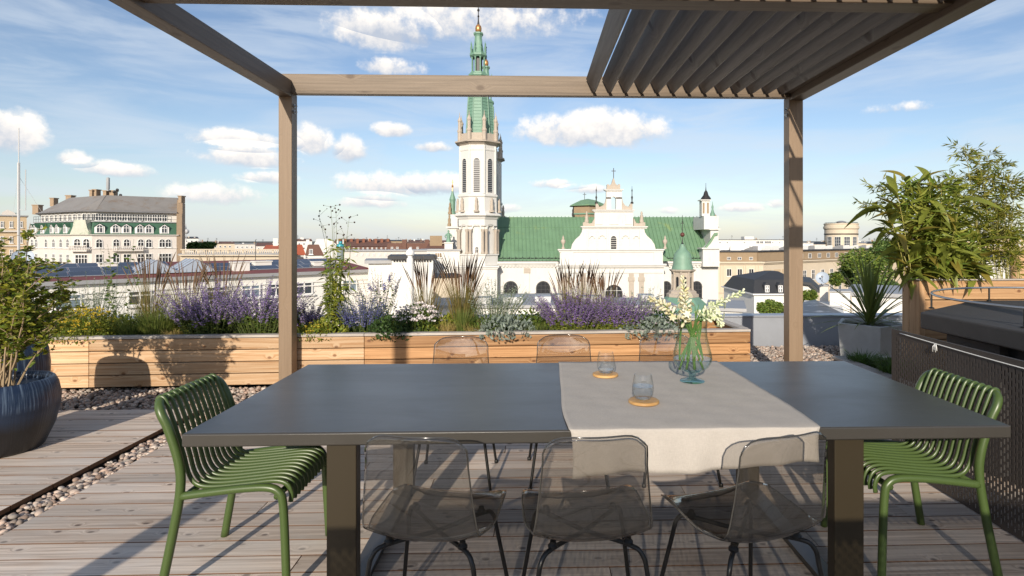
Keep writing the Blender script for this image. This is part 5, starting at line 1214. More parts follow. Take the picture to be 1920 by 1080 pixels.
# ---------------------------------------------------------------- cream mansion
def inset(poly, d):
    n = len(poly); out = []
    for i in range(n):
        p, a, b = Vector(poly[i]), Vector(poly[i-1]), Vector(poly[(i+1) % n]); e1 = (p-a).normalized(); e2 = (b-p).normalized()
        n1 = Vector((-e1.y, e1.x)); n2 = Vector((-e2.y, e2.x)); bi = n1+n2; out.append(tuple(p+bi*(d/max(.35, bi.dot(n1)))))
    return out
def frustum(m, a, za, b, zb, mi=0):
    n = len(a); m.add([(x, y, za) for x, y in a]+[(x, y, zb) for x, y in b], [tuple(range(n-1, -1, -1)), tuple(range(n, 2*n))]+[(i, (i+1) % n, n+(i+1) % n, n+i) for i in range(n)], mi)
def along(a, b, t): return Vector((a[0]+(b[0]-a[0])*t, a[1]+(b[1]-a[1])*t))
def mansion():
    Y = 110.; Z = lambda py: W(200, py, Y).z
    A, B, C, D = (W(52, 450, 116.5).xy, W(134, 450, 107.6).xy, W(172, 450, 107.6).xy, W(331, 450, 115).xy)
    D2, A2 = W(338, 450, 129).xy, W(66, 450, 131).xy
    poly = [tuple(A), tuple(B), tuple(C), tuple(D), tuple(D2), tuple(A2)]
    u0 = (Vector(poly[3])-Vector(poly[2])).normalized()
    def up(d): return inset(poly[:3]+[tuple(Vector(p)+u0*d) for p in poly[3:5]]+poly[5:], d)   # floors run on to the fire wall
    def et(i, px, d=0.):
        e = inset(poly, d) if d else poly; a, b = Vector(e[i]), Vector(e[i+1]); r = ray(px, 450); u = b-a
        return (r.y*a.x-r.x*a.y)/(r.x*u.y-r.y*u.x)
    t = thing('cream_mansion', 'cream corner mansion with green tiled mansard and weathered tin roof', 'building', (W(200, 450, Y).x, Y, GROUND))
    m = MB(); m.slab(poly, GROUND, Z(441.5)); m.build('wall', STUC2, t)
    m = MB(); m.slab(inset(poly, -.35), Z(441.3), Z(439.8)); m.slab(inset(poly, -.12), Z(466.6), Z(465.6)); m.build('cornice', STUC2, t)
    m = MB(); frustum(m, up(.05), Z(439.7), up(1.0), Z(416.5)); m.build('mansard', GTILE, t)
    m = MB(); m.slab(up(.75), Z(416.4), Z(414.8)); bal = m.build('balcony_slab', ZINC, t)
    m = MB(); m.slab(up(1.9), Z(414.7), Z(397.5)); m.build('attic_wall', STUC, t)
    m = MB(); frustum(m, up(1.0), Z(397.3), up(1.9), Z(393.5)); frustum(m, up(1.9), Z(393.4), up(6.2), Z(363)); rf = m.build('roof', RUSTY, t)
    m = MB(); pin_ = inset(poly, .85)
    for i in range(3):
        a, b = Vector(pin_[i]), Vector(pin_[i+1]); n = int((b-a).length/1.0)
        for z in (Z(414.7)+.55, Z(414.7)+1.05): m.tube([(*a, z), (*b, z)], .035, 5)
        for k in range(n+1): p = a.lerp(b, k/n); m.tube([(*p, Z(414.7)), (*p, Z(414.7)+1.05)], .03, 4)
    m.build('railing', IRON, bal)
    def row(i, ts, py0, w, h, dy=0., **kw):
        e = inset(poly, dy) if dy else poly; a, b = e[i], e[i+1]; ang = atan2(b[1]-a[1], b[0]-a[0])
        nrm = Vector((sin(ang), -cos(ang)))*.005
        for x in ts: p = along(a, b, x)+nrm; put(win_mesh(w, h, **kw), t, (p.x, p.y, Z(py0)), ang)
    for ts, i in ((([et(2, x) for x in (186, 218, 237.5, 264, 279, 304, 315.5)]), 2), ((.12, .22, .45, .62, .78, .93), 0)):
        row(i, ts, 464.5, 1.0 if i == 2 else 1.1, 1.62, arch=True, bars=(1, 1), pane=DARK)
        row(i, ts, 494, 1.05, 1.75, bars=(1, 1), pane=DARK); row(i, ts, 520, 1.05, 1.75, bars=(1, 1), pane=DARK)
    row(1, (.3, .75), 464.5, 1.25, 1.7, arch=True, bars=(1, 1), pane=DARK); row(1, (.5,), 494, 2.2, 1.7, bars=(3, 1), pane=DARK)
    row(2, [.03+.0735*k for k in range(14)], 413.8, .92, 1.32, 1.9, bars=(1, 1), pane=BLIND); row(0, [.06+.11*k for k in range(9)], 413.8, .95, 1.3, 1.9, bars=(1, 1), pane=BLIND); row(1, (.2, .5, .8), 413.8, .9, 1.3, 1.9, bars=(1, 0), pane=BLIND)
    def dorm(i, x):                                  # white gabled dormer standing out of the mansard
        e = inset(poly, .10); a, b = e[i], e[i+1]; ang = atan2(b[1]-a[1], b[0]-a[0]); p = along(a, b, x); h = Z(421)-Z(437.5); w = 1.5
        m = MB(); m.prism([(-w/2, 0), (w/2, 0), (w/2, h*.72), (0, h*1.08), (-w/2, h*.72)], 0, 1.3)
        d = m.build('dormer', FRAME, t, loc=(p.x, p.y, Z(437.5)), rz=ang)
        q = p+Vector((sin(ang), -cos(ang)))*.004; put(win_mesh(.95, 1.5, arch=True, bars=(1, 1), pane=BLIND, sill=False), d, (q.x, q.y, Z(436.6)), ang)
        m = MB(); m.add([(-w/2-.12, -.15, h*.70), (0, -.15, h*1.14), (w/2+.12, -.15, h*.70), (-w/2-.12, 1.4, h*.70), (0, 1.4, h*1.14), (w/2+.12, 1.4, h*.70)], [(0, 1, 4, 3), (1, 2, 5, 4)]); m.build('dormer_roof', GTILE, d, loc=(p.x, p.y, Z(437.5)), rz=ang)
    for px in (186.5, 216.5, 237, 262.5, 279.5, 309): dorm(2, et(2, px))
    for x in (.08, .15, .33, .55, .67, .85): dorm(0, x)
    # rounded zinc turret roof over the corner and its loggia
    cc = along(B, C, .5); e = Vector((C.x-B.x, C.y-B.y)).normalized(); ang = atan2(e.y, e.x); w = (C-B).length
    m = MB(); m.prism([(-w*.50, 0), (w*.50, 0), (w*.36, (Z(414)-Z(441))*.45), (w*.27, Z(414)-Z(441)), (-w*.27, Z(414)-Z(441)), (-w*.36, (Z(414)-Z(441))*.45)], -.45, 2.2); m.build('corner_roof', mat('bright_zinc', (.62, .62, .52), .3, metal=.5, var=.1, vscale=1.5, stain=((.10, .22, .12), .8, .56)), t, loc=(cc.x, cc.y, Z(440.2)), rz=ang)
    m = MB(); m.box((-w*.45, -1.0, 0), (w*.45, .0, .22)); m.box((-w*.45, -1.0, 1.0), (w*.45, -.85, 1.12))
    for k in range(12): m.lathe([(.07, .22), (.12, .5), (.06, .8), (.08, 1.0)], 8, (-w*.43+w*.86*k/11, -.92, 0))
    m.build('loggia_balustrade', STUC2, t, loc=(cc.x, cc.y, Z(471)), rz=ang)
    m = MB(); p = along(C, D, .41); m.box((-2.3, -.9, 0), (2.3, 0, .2)); m.box((-2.3, -.9, .85), (2.3, -.78, .97))
    for k in range(16): m.lathe([(.06, .2), (.1, .45), (.05, .7), (.07, .85)], 8, (-2.2+4.4*k/15, -.84, 0))
    m.build('balcony', STUC2, t, loc=(p.x, p.y-.01, Z(471)), rz=atan2(D.y-C.y, D.x-C.x))
    u = (D-C).normalized()*.9; v_ = (D2-D); m = MB(); m.slab([tuple(D), tuple(D+u), tuple(D2+u), tuple(D2)], GROUND, Z(398)); m.slab([tuple(D+v_*.12), tuple(D+u+v_*.12), tuple(D2+u), tuple(D2)], Z(397.9), Z(370)); m.build('fire_wall', BRICK, t)
    for px, py, w, h, dy in ((170, 356, 5, 18, 7), (177, 355, 7, 18, 7.4), (196, 357, 6, 16, 8), (209, 357, 8, 17, 8), (337, 367, 6, 7, 3), (66, 384, 11, 12, 16), (97, 371, 7, 10, 16), (128, 366, 10, 7, 12)):
        m = MB(); pbx(m, (px-w/2, py), (px+w/2, py+h+6), Y+dy, 1.2); m.box(*[tuple(W(px+s*(w/2+1), py+q, Y+dy)+Vector((0, -.1+1.4*(s > 0), 0))) for s, q in ((-1, 1.5), (1, -.3))]); m.build('chimney', BRICK, rf)
    m = MB(); plathe(m, 202.5, Y+7.5, [(2.2, 358), (2.2, 355), (2.8, 354), (2.8, 334), (1.5, 332.5)], 12, ph=0); m.build('antenna_housing', mat('antenna_grey', (.36, .37, .38), .6), rf, True, 40)
    for px, py in ((220, 356), (226, 366), (214, 360)):
        m = MB(); plathe(m, px, Y+7, [(.5, 372), (.5, py)], 6); m.ball(W(px, py, Y+7), .28, 8, 6); m.build('antenna', IRON, rf)
mansion()
class Front:
    """Upright plane square to the sight line of its middle: picture spans on it become real sizes."""
    def __init__(f, x0, x1, Y):
        c = W((x0+x1)/2, 450, Y); d = Vector((c.x, c.y, 0)).normalized(); f.n = -d; f.e = Vector((d.y, -d.x, 0)); f.c = Vector((c.x, c.y, 0)); f.ang = atan2(f.e.y, f.e.x)
    def pt(f, px, py, off=0.):
        r = ray(px, py); o = f.c+f.n*off; t = o.dot(f.n)/Vector((r.x, r.y, 0)).dot(f.n); return Vector((r.x*t, r.y*t, EYE+r.z*t))
    def prism(f, m, pts, off, dep, mi=0):
        a = [f.pt(x, y, off) for x, y in pts]; b = [p-f.n*dep for p in a]; n = len(a)
        m.add(a+b, [tuple(range(n)), tuple(range(2*n-1, n-1, -1))]+[(i, i+n, (i+1) % n+n, (i+1) % n) for i in range(n)], mi)
    def box(f, m, a, b, off, dep, mi=0): f.prism(m, [a, (b[0], a[1]), b, (a[0], b[1])], off, dep, mi)
    def win(f, parent, px, py0, py1, wpx, off=.001, **kw):
        a, b = f.pt(px, py1, off), f.pt(px, py0, off); w = (f.pt(px+wpx/2, py1)-f.pt(px-wpx/2, py1)).length
        return put(win_mesh(w, b.z-a.z, **kw), parent, a, f.ang)
def box_house(name, label, cat, x0, x1, ytop, Y, dep, wall, roof=None, rise=0., wins=(), **kw):
    """Plain block with an optional ridge roof and window columns x rows given in picture pixels."""
    f = Front(x0, x1, Y); a, b = f.pt(x0, ytop), f.pt(x1, ytop); a.z = b.z = f.pt((x0+x1)/2, ytop).z
    t = thing(name, label, cat, (f.c.x, f.c.y, GROUND)); back = -f.n*dep
    m = MB(); m.slab([(p.x, p.y) for p in (a, b, b+back, a+back)], GROUND, a.z); m.build('wall', wall, t)
    if roof:
        m = MB(); o = .3; A, B, C, D = a-f.e*o+f.n*o, b+f.e*o+f.n*o, b+f.e*o+back-f.n*o, a-f.e*o+back-f.n*o
        if rise:
            up = Vector((0, 0, rise)); r1, r2 = a+f.e*.3+back/2+up, b-f.e*.3+back/2+up
            m.add([A, B, r2, r1, D, C], [(0, 1, 2, 3), (3, 2, 5, 4), (0, 3, 4), (1, 5, 2), (0, 4, 5, 1)])
        else: m.slab([(p.x, p.y) for p in (A, B, C, D)], a.z+.002, a.z+.25)
        rf = m.build('roof', roof, t); rr_ = random.Random(int(x0*13+x1)); L_ = (b-a).length; k = f.c.length/F
        if cat == 'building' and L_ > 6:              # vents and aerials that crowd real roofs
            for q in range(3+int(L_/7)):
                p = a+f.e*L_*rr_.uniform(.05, .95)+back*rr_.uniform(.15, .7); w = rr_.uniform(1.2, 3.2)*k; h = rr_.uniform(1.2, 3.6)*k+rise*.8
                m = MB(); m.box((-w/2, -w/2, -.1), (w/2, w/2, h)); m.box((-w*.6, -w*.6, h), (w*.6, w*.6, h+.35*k)); m.build('roof_vent', rr_.choice((STUCW, ZINC, BRICK, FRAME)), rf, loc=p, rz=f.ang)
            for q in range(1+int(L_/16)):
                p = a+f.e*L_*rr_.uniform(.05, .95)+back*.4; h = rr_.uniform(4, 9)*k+rise; m = MB(); m.tube([p, p+Vector((0, 0, h))], .18*k, 4)
                for z in (.7, .82, .94): m.tube([p+f.e*1.5*k+Vector((0, 0, h*z)), p-f.e*1.5*k+Vector((0, 0, h*z))], .12*k, 4)
                m.build('aerial', IRON, rf)
    for (cols, py0, py1, w) in wins:
        for px in cols: f.win(t, px, py0, py1, w, **kw)
    FR[t] = f
    return t
FR = {}
def hpart(t, name, mt, boxes=(), polys=()):
    """Part of a box house: boxes (corner, corner, off, depth) or outlines on its front plane."""
    m = MB(); f = FR[t]
    for b in boxes: f.box(m, *b)
    for p in polys: f.prism(m, *p)
    return m.build(name, mt, t)
lt_ = box_house('tan_tenement', 'tan tenement with moulded upper floor left of the cream mansion', 'building', -60, 50, 405, 128, 14, TAN, ZINC, 0, [((4, 21, 39), 415, 427, 7), ((4, 21, 39), 443, 456, 7), ((4, 21, 39), 468, 481, 7)], pane=BLIND)
hpart(lt_, 'string_course', STUC2, [((-60, 432), (51, 435), .5, .6), ((-60, 460), (51, 462), .4, .5)])
hpart(lt_, 'gable', STUC2, (), [([(0, 404.8), (4, 398), (14, 393), (26, 398), (32, 404.8)], .2, .8)])
# ---------------------------------------------------------------- white block with solar panels
ZE = -.89
EA, EB = W(104, 525, 35), W(690, 504, 48.6); ev = (EB-EA); ev.z = 0; el_ = ev.length; ev.normalize(); en = Vector((-ev.y, ev.x, 0)); e_ang = atan2(ev.y, ev.x)
EA0 = EA-ev*9; 
def E(s, d, z): p = EA+ev*s+en*d; return Vector((p.x, p.y, z))
def white_block():
    t = thing('white_block', 'long white block with red tin roof edge carrying solar panels', 'building', E(el_/2, 0, GROUND))
    m = MB(); f = [E(-9, 0, 0), E(el_, 0, 0), E(el_, 13, 0), E(-9, 13, 0)]; m.slab([(p.x, p.y) for p in f], GROUND, ZE-.25); m.build('wall', STUCW, t)
    m = MB(); f2 = [E(-9.2, -.35, 0), E(el_+.3, -.35, 0), E(el_+.3, 13.3, 0), E(-9.2, 13.3, 0)]; m.slab([(p.x, p.y) for p in f2], ZE-.24, ZE); m.build('eaves', ZINC, t)
    m = MB(); A, B, C, D = [Vector((p.x, p.y, ZE+.003)) for p in f2]; r1, r2 = E(-9.2, 7, ZE+.75), E(el_+.3, 7, ZE+.75); m.add([A, B, r2, r1, C, D], [(0, 1, 2, 3), (3, 2, 4, 5), (0, 3, 5), (1, 4, 2)]); m.build('roof', REDT, t)
    m = MB()
    for dz in (.75, 1.05, 3.3): 
        g = [E(-9, -.10, 0), E(el_, -.10, 0), E(el_, .02, 0), E(-9, .02, 0)]; m.slab([(p.x, p.y) for p in g], ZE-dz-.09, ZE-dz)
    m.build('moulding', STUCW, t)
    d0 = ray(128, 450)
    for px in (30, 128, 262, 405, 470, 517, 570, 655):
        d = ray(px, 450); s = (d.y*EA.x-d.x*EA.y)/(d.x*ev.y-d.y*ev.x) if True else 0
        p = E(s, -.001, ZE-1.72); put(win_mesh(1.25, .92, bars=(1, 0), fr=.07, pane=SKYGL if px in (128, 470, 655) else BLIND), t, p, e_ang)
    # roof vents
    for s, d, w, h in ((10.4, 1.5, .55, .75), (3.2, 5, .5, .8), (12.6, 3.5, .6, .7), (16.4, 2, .45, .6), (17.8, 3, .7, .55)):
        m = MB(); p = E(s, d, ZE); m.box((-w, -w*.7, -.1), (w, w*.7, h)); m.box((-w-.06, -w*.7-.06, h), (w+.06, w*.7+.06, h+.08)); m.build('roof_vent', STUCW, t, loc=p, rz=e_ang)
    PAN = mat('solar_cell', (.012, .016, .036), .12, spec=.6, var=.1, vscale=2); ALU = mat('aluminium', (.5, .5, .52), .35, metal=.7)
    m = MB(); tl = R(13); w, l = 1.66, 1.05
    cz, sz = cos(tl), sin(tl)
    m.add([(-w/2, 0, 0), (w/2, 0, 0), (w/2, l*cz, l*sz), (-w/2, l*cz, l*sz), (-w/2, 0, .04), (w/2, 0, .04), (w/2, l*cz, l*sz+.04), (-w/2, l*cz, l*sz+.04)], [(0, 3, 2, 1), (0, 1, 5, 4), (1, 2, 6, 5), (2, 3, 7, 6), (3, 0, 4, 7)], 1); e = .03
    m.add([(-w/2, 0, .04), (w/2, 0, .04), (w/2, l*cz, l*sz+.04), (-w/2, l*cz, l*sz+.04), (-w/2+e, e, .043+e*.2), (w/2-e, e, .043+e*.2), (w/2-e, l*cz-e, l*sz+.043-e*.2), (-w/2+e, l*cz-e, l*sz+.043-e*.2)], [(0, 1, 5, 4), (1, 2, 6, 5), (2, 3, 7, 6), (3, 0, 4, 7)], 1)
    m.add([(-w/2+e, e, .043+e*.2), (w/2-e, e, .043+e*.2), (w/2-e, l*cz-e, l*sz+.043-e*.2), (-w/2+e, l*cz-e, l*sz+.043-e*.2)], [(0, 1, 2, 3)], 0)
    me = m.mesh('solar_panel', [PAN, ALU])
    for nm, s0, n, d0, z0, lb in (('solar_array', -3.5, 6, 1.1, .12, 'row of dark solar panels along the red roof edge near the shrub'), ('solar_array', -5, 7, 3.0, .30, 'second row of dark solar panels behind the roof vent'), ('solar_array', 9.0, 6, 1.3, .14, 'row of dark solar panels on the red roof beside the pergola post'), ('solar_array', 8.2, 6, 3.3, .34, 'rear row of dark solar panels left of the pergola post'), ('solar_array', 14.5, 3, 4.6, .44, 'short row of dark solar panels behind the tall verbena'), ('solar_array', -6, 8, 5.0, .50, 'solar panel row along the ridge of the red roof')):
        a = thing(nm, lb, 'solar panels', E(s0, d0, ZE+z0), e_ang)
        for i in range(n):
            obj('solar_panel', me, a, E(s0+i*1.70, d0, ZE+z0+.05), e_ang)
    for nm, s0, lb in (('skylight_tent', 5.2, 'pale grey pitched skylight on the red roof, left one'), ('skylight_tent', 7.5, 'pale grey pitched skylight on the red roof beside the red gable')):
        m = MB(); m.add([(-1.3, -1.0, 0), (1.3, -1.0, 0), (1.3, 1.6, 0), (-1.3, 1.6, 0), (0, -1.0, .85), (0, 1.6, .85)], [(0, 1, 4), (1, 2, 5, 4), (2, 3, 5), (3, 0, 4, 5), (0, 3, 2, 1)])
        a = thing(nm, lb, 'skylight', E(s0, 2.0, ZE+.2), e_ang); m.build('glazing', mat('pale_glazing', (.38, .44, .52), .2), a, loc=E(s0, 2.0, ZE+.2), rz=e_ang)
        m = MB(); 
        for y in (-1.0, -.13, .73, 1.6): m.tube([(-1.3, y, .02), (0, y, .88), (1.3, y, .02)], .03, 5)
        m.build('ribs', ALU, a, loc=E(s0, 2.0, ZE+.2), rz=e_ang)
white_block()
def dish(label, px, py, Y, r, parent_top, az=0.):
    p = W(px, py, Y); t = thing('satellite_dish', label, 'dish', (p.x, p.y, parent_top))
    m = MB(); m.lathe([(r*i/8, r*.28*(i/8)**2) for i in range(1, 9)]+[(r*1.01, r*.29), (r*.99, r*.26)]+[(r*i/8*.98, r*.28*(i/8)**2-.02) for i in range(7, 0, -1)], 28)
    o = m.build('reflector', mat('dish_grey', (.36, .42, .50), .5), t, True, 60, loc=p); o.rotation_euler = (R(68), 0, az)
    m = MB(); m.tube([p+Vector((0, .1, 0)), Vector((p.x, p.y+.12, parent_top))], .03, 6); d = Vector((sin(az)*.9, -cos(az)*.9, .3)); m.tube([p+Vector((0, 0, -r*.8)), p+d*r*1.1], .015, 5); m.ball(p+d*r*1.1, .06, 8, 6); m.build('mount', mat('dish_mount', (.2, .2, .21), .5), t)
dish('pale blue satellite dish beside the leafy shrub', 44, 484, 34, .5, E(-3, 1, ZE).z, .5)
mast = thing('radio_mast', 'thin guyed radio mast rising left of the cream mansion', 'mast', W(35, 500, 70)); p = W(35, 500, 70)
m = MB(); q = W(35, 305, 70); m.tube([p, q], .14, 6); m.tube([q, W(35, 240, 70)], .05, 5); m.build('mast_tube', mat('mast_grey', (.5, .5, .5), .5), mast)
m = MB(); a, b = W(48, 395, 70), W(48, 318, 70); m.tube([W(35, 393, 70), a, b], .05, 5); m.tube([W(35, 320, 70), W(22, 420, 70)], .015, 4); m.tube([W(35, 330, 70), W(80, 400, 72)], .015, 4); m.build('aerial', mat('mast_grey'), mast)
# ---------------------------------------------------------------- skyline between mansion and church
bb = box_house('balustrade_building', 'long low cream building with ornamental roof balustrade', 'building', 338, 552, 478, 96, 14, TANL, ZINC, 0)
hpart(bb, 'balustrade', TANL, [((338, 467), (552, 469), .1, .6)]+[((341+i*3.5, 469.2), (341+i*3.5+(4 if i % 8 == 0 else 1.8), 476), 0, .35) for i in range(60)])
hpart(bb, 'cornice', TANL, [((336, 477.6), (554, 480), .5, .6)])
t = box_house('red_roof_house', 'house with bright red tiled roof left of the pergola post', 'building', 495, 538, 468, 120, 10, STUCW, RROOF, .9); hpart(t, 'chimney', STUCW, [((512, 447), (521, 470), -4, 1.5)])
t = box_house('red_gable_house', 'small house with orange red roof just right of the pergola post', 'building', 552, 570, 478, 105, 8, STUCW, RROOF, 1.8); FR[t].win(t, 566, 480, 488, 6, pane=BLIND)
t = box_house('brown_mansard_house', 'house with brown hipped mansard roof beside the white stepped wall', 'building', 573, 606, 479, 104, 9, STUCW)
hpart(t, 'mansard', MROOF, (), [([(572, 479), (577, 459), (598, 459), (608, 479)], .2, 8)]); hpart(t, 'chimney', STUCW, [((574, 449), (580, 470), -2, 1.2)]); FR[t].win(t, 583, 467, 477, 7, .21, pane=BLIND, bars=(1, 0))
t = box_house('stepped_white_wall', 'white stepped party wall behind the tall verbena', 'building', 588, 632, 460, 135, 6, STUCW); hpart(t, 'gable', STUCW, (), [([(588, 459.9), (594, 448), (620, 448), (632, 459.9)], 0, 3)])
t = box_house('chimney_row_terrace', 'long dark terrace roof crowded with brick chimneys', 'building', 625, 735, 462, 175, 16, MROOF, MROOF, 2.2)
for i in range(9):
    x = 634+i*11.4; hpart(t, 'chimney', mat('chimney_brick', (.24, .10, .06), .9, var=.1, vscale=1), [((x, 447.5), (x+4.5, 465), -3-(i % 3), 1.5)])
for i in range(12): FR[t].win(t, 629+i*8.6, 464, 471, 3.4, pane=BLIND, sill=False)
t = box_house('brown_roof_terrace', 'broad brown tiled mansard terrace left of the church statue', 'building', 722, 812, 478, 165, 14, STUCW)
hpart(t, 'mansard', MROOF, (), [([(721, 477.9), (727, 456), (806, 456), (814, 477.9)], .3, 12)])
for x in (754, 797):
    hpart(t, 'chimney', MROOF, [((x, 449), (x+8, 478), .6, 2)])
for x in (735, 745, 770, 783): FR[t].win(t, x, 463, 470, 4.5, .31, pane=BLIND, sill=False)
t = box_house('brown_tower_house', 'brown roofed house with tall chimneys next to the green statue', 'building', 800, 838, 468, 150, 10, BRN, MROOF, 1.5); hpart(t, 'chimney', BRN, [((806, 442), (829, 470), -3, 3)])
t = box_house('white_terrace', 'pale flat roofed terrace behind the solar panels', 'building', 640, 800, 471, 118, 8, STUC2, ZINC)
for i in range(11): FR[t].win(t, 668+i*11, 475, 480, 4, pane=BLIND, sill=False)
# white service block with ribbed chimney pipe, right behind the border
t = box_house('service_block', 'white rooftop service block with flat dark coping behind the border', 'building', 735, 812, 486, 44, 5, STUCW, BROOF)
hpart(t, 'vent_slots', DARK, [((738+i*5.2, 488), (740.5+i*5.2, 491), .1, .12) for i in range(14)])
t = box_house('white_stair_block', 'narrow white stair block with green window between sage and chimney pipe', 'building', 691, 734, 494, 46, 5, STUCW, ZINC, 0, [((711,), 524, 541, 11)], pane=LDK)
cpipe = thing('chimney_pipe', 'white chimney pipe with rounded cowl in front of the service block', 'chimney', W(769, 560, 36)); Y = 36.
m = MB(); plathe(m, 769, Y, [(6.5, 640), (6.5, 486), (5.5, 484)], 16, ph=0); m.build('pipe', STUCW, cpipe, True, 40)
m = MB(); plathe(m, 769, Y, [(4.5, 484), (4.5, 480), (7.5, 478), (8.2, 474), (6.8, 470), (4, 468), (3, 465.5), (.5, 464)], 16, ph=0); m.build('cowl', FRAME, cpipe, True, 40)
tk = thing('water_tank', 'grey cylindrical roof tank with turquoise cap behind the verbena', 'tank', W(638, 500, 60)); Y = 60.
m = MB(); plathe(m, 638.5, Y, [(6.5, 505), (6.5, 463)], 16, ph=0); m.build('drum', mat('tank_grey', (.20, .24, .25), .4), tk, True, 40); m = MB(); plathe(m, 638.5, Y, [(7.2, 463), (6.6, 459), (3, 456), (2.6, 453), (.4, 452)], 16, ph=0); m.build('cap', mat('turquoise_cap', (.03, .30, .36), .4), tk, True, 40)
lat_ = thing('lattice_mast', 'small steel lattice mast on a roof right of the mansion', 'mast', W(347, 448, 150)); m = MB()
for s in (-2.2, 2.2): m.tube([W(347+s, 452, 150), W(347+s*.7, 420, 150)], .10, 4)
for k in range(6): m.tube([W(347-2.2, 450-k*5, 150), W(347+2.2, 445-k*5, 150)], .06, 4)
m.ball(W(345, 428, 149.6), .6, 8, 6); m.ball(W(350, 434, 149.6), .6, 8, 6); m.build('lattice', mat('mast_grey'), lat_)
lp_ = thing('street_light', 'thin dark lamp mast on the balustrade building', 'lamp', W(479, 486, 92)); m = MB(); m.tube([W(479, 492, 92), W(479, 450, 92), W(481, 449, 92)], .05, 5); m.build('pole', IRON, lp_)
# ---------------------------------------------------------------- roofs between terrace and church
t = box_house('grey_flat_roof', 'low building with wide grey flat roof in front of the church', 'building', 790, 1262, 577, 50, 6, STUCW, ZINC)
for i, (px, py, w, h, Y) in enumerate(((962, 566, 36, 12, 51.5), (1018, 564, 30, 14, 52), (1215, 566, 26, 10, 53), (1110, 568, 40, 6, 52), (905, 568, 30, 8, 51), (1050, 560, 16, 12, 53.5))):
    m = MB(); k = Y/F; p = W(px, py, Y); zb = W(1000, 577, 50).z+.25; m.box((p.x-w*k/2, Y, zb), (p.x+w*k/2, Y+1.8, max(p.z, zb+.5)));
    for q in range(4): m.box((p.x-w*k*.4+q*w*k*.2, Y-.04, zb+.12), (p.x-w*k*.28+q*w*k*.2, Y-.002, max(p.z, zb+.5)-.12))
    a = tag(m.build('air_unit', mat('air_unit_metal', (.46, .47, .48), .45, metal=.4)), ('pale metal air unit under the first arched church window', 'pale metal air unit under the second arched church window', 'small pale air unit on the flat roof beside the cupola', 'long low pale air unit behind the broad purple catmint', 'pale air unit on the flat roof near the bell tower base', 'narrow upright pale air unit left of the church gable')[i], 'air unit')
wr = box_house('parapet_block', 'white parapet block at the foot of the church wall', 'building', 938, 1062, 561, 84, 6, STUCW, ZINC)
gr = box_house('curved_grey_roof', 'grey sheet roofed wing between border grasses and bell tower', 'building', 772, 862, 520, 62, 5, TANL, BROOF, .3)
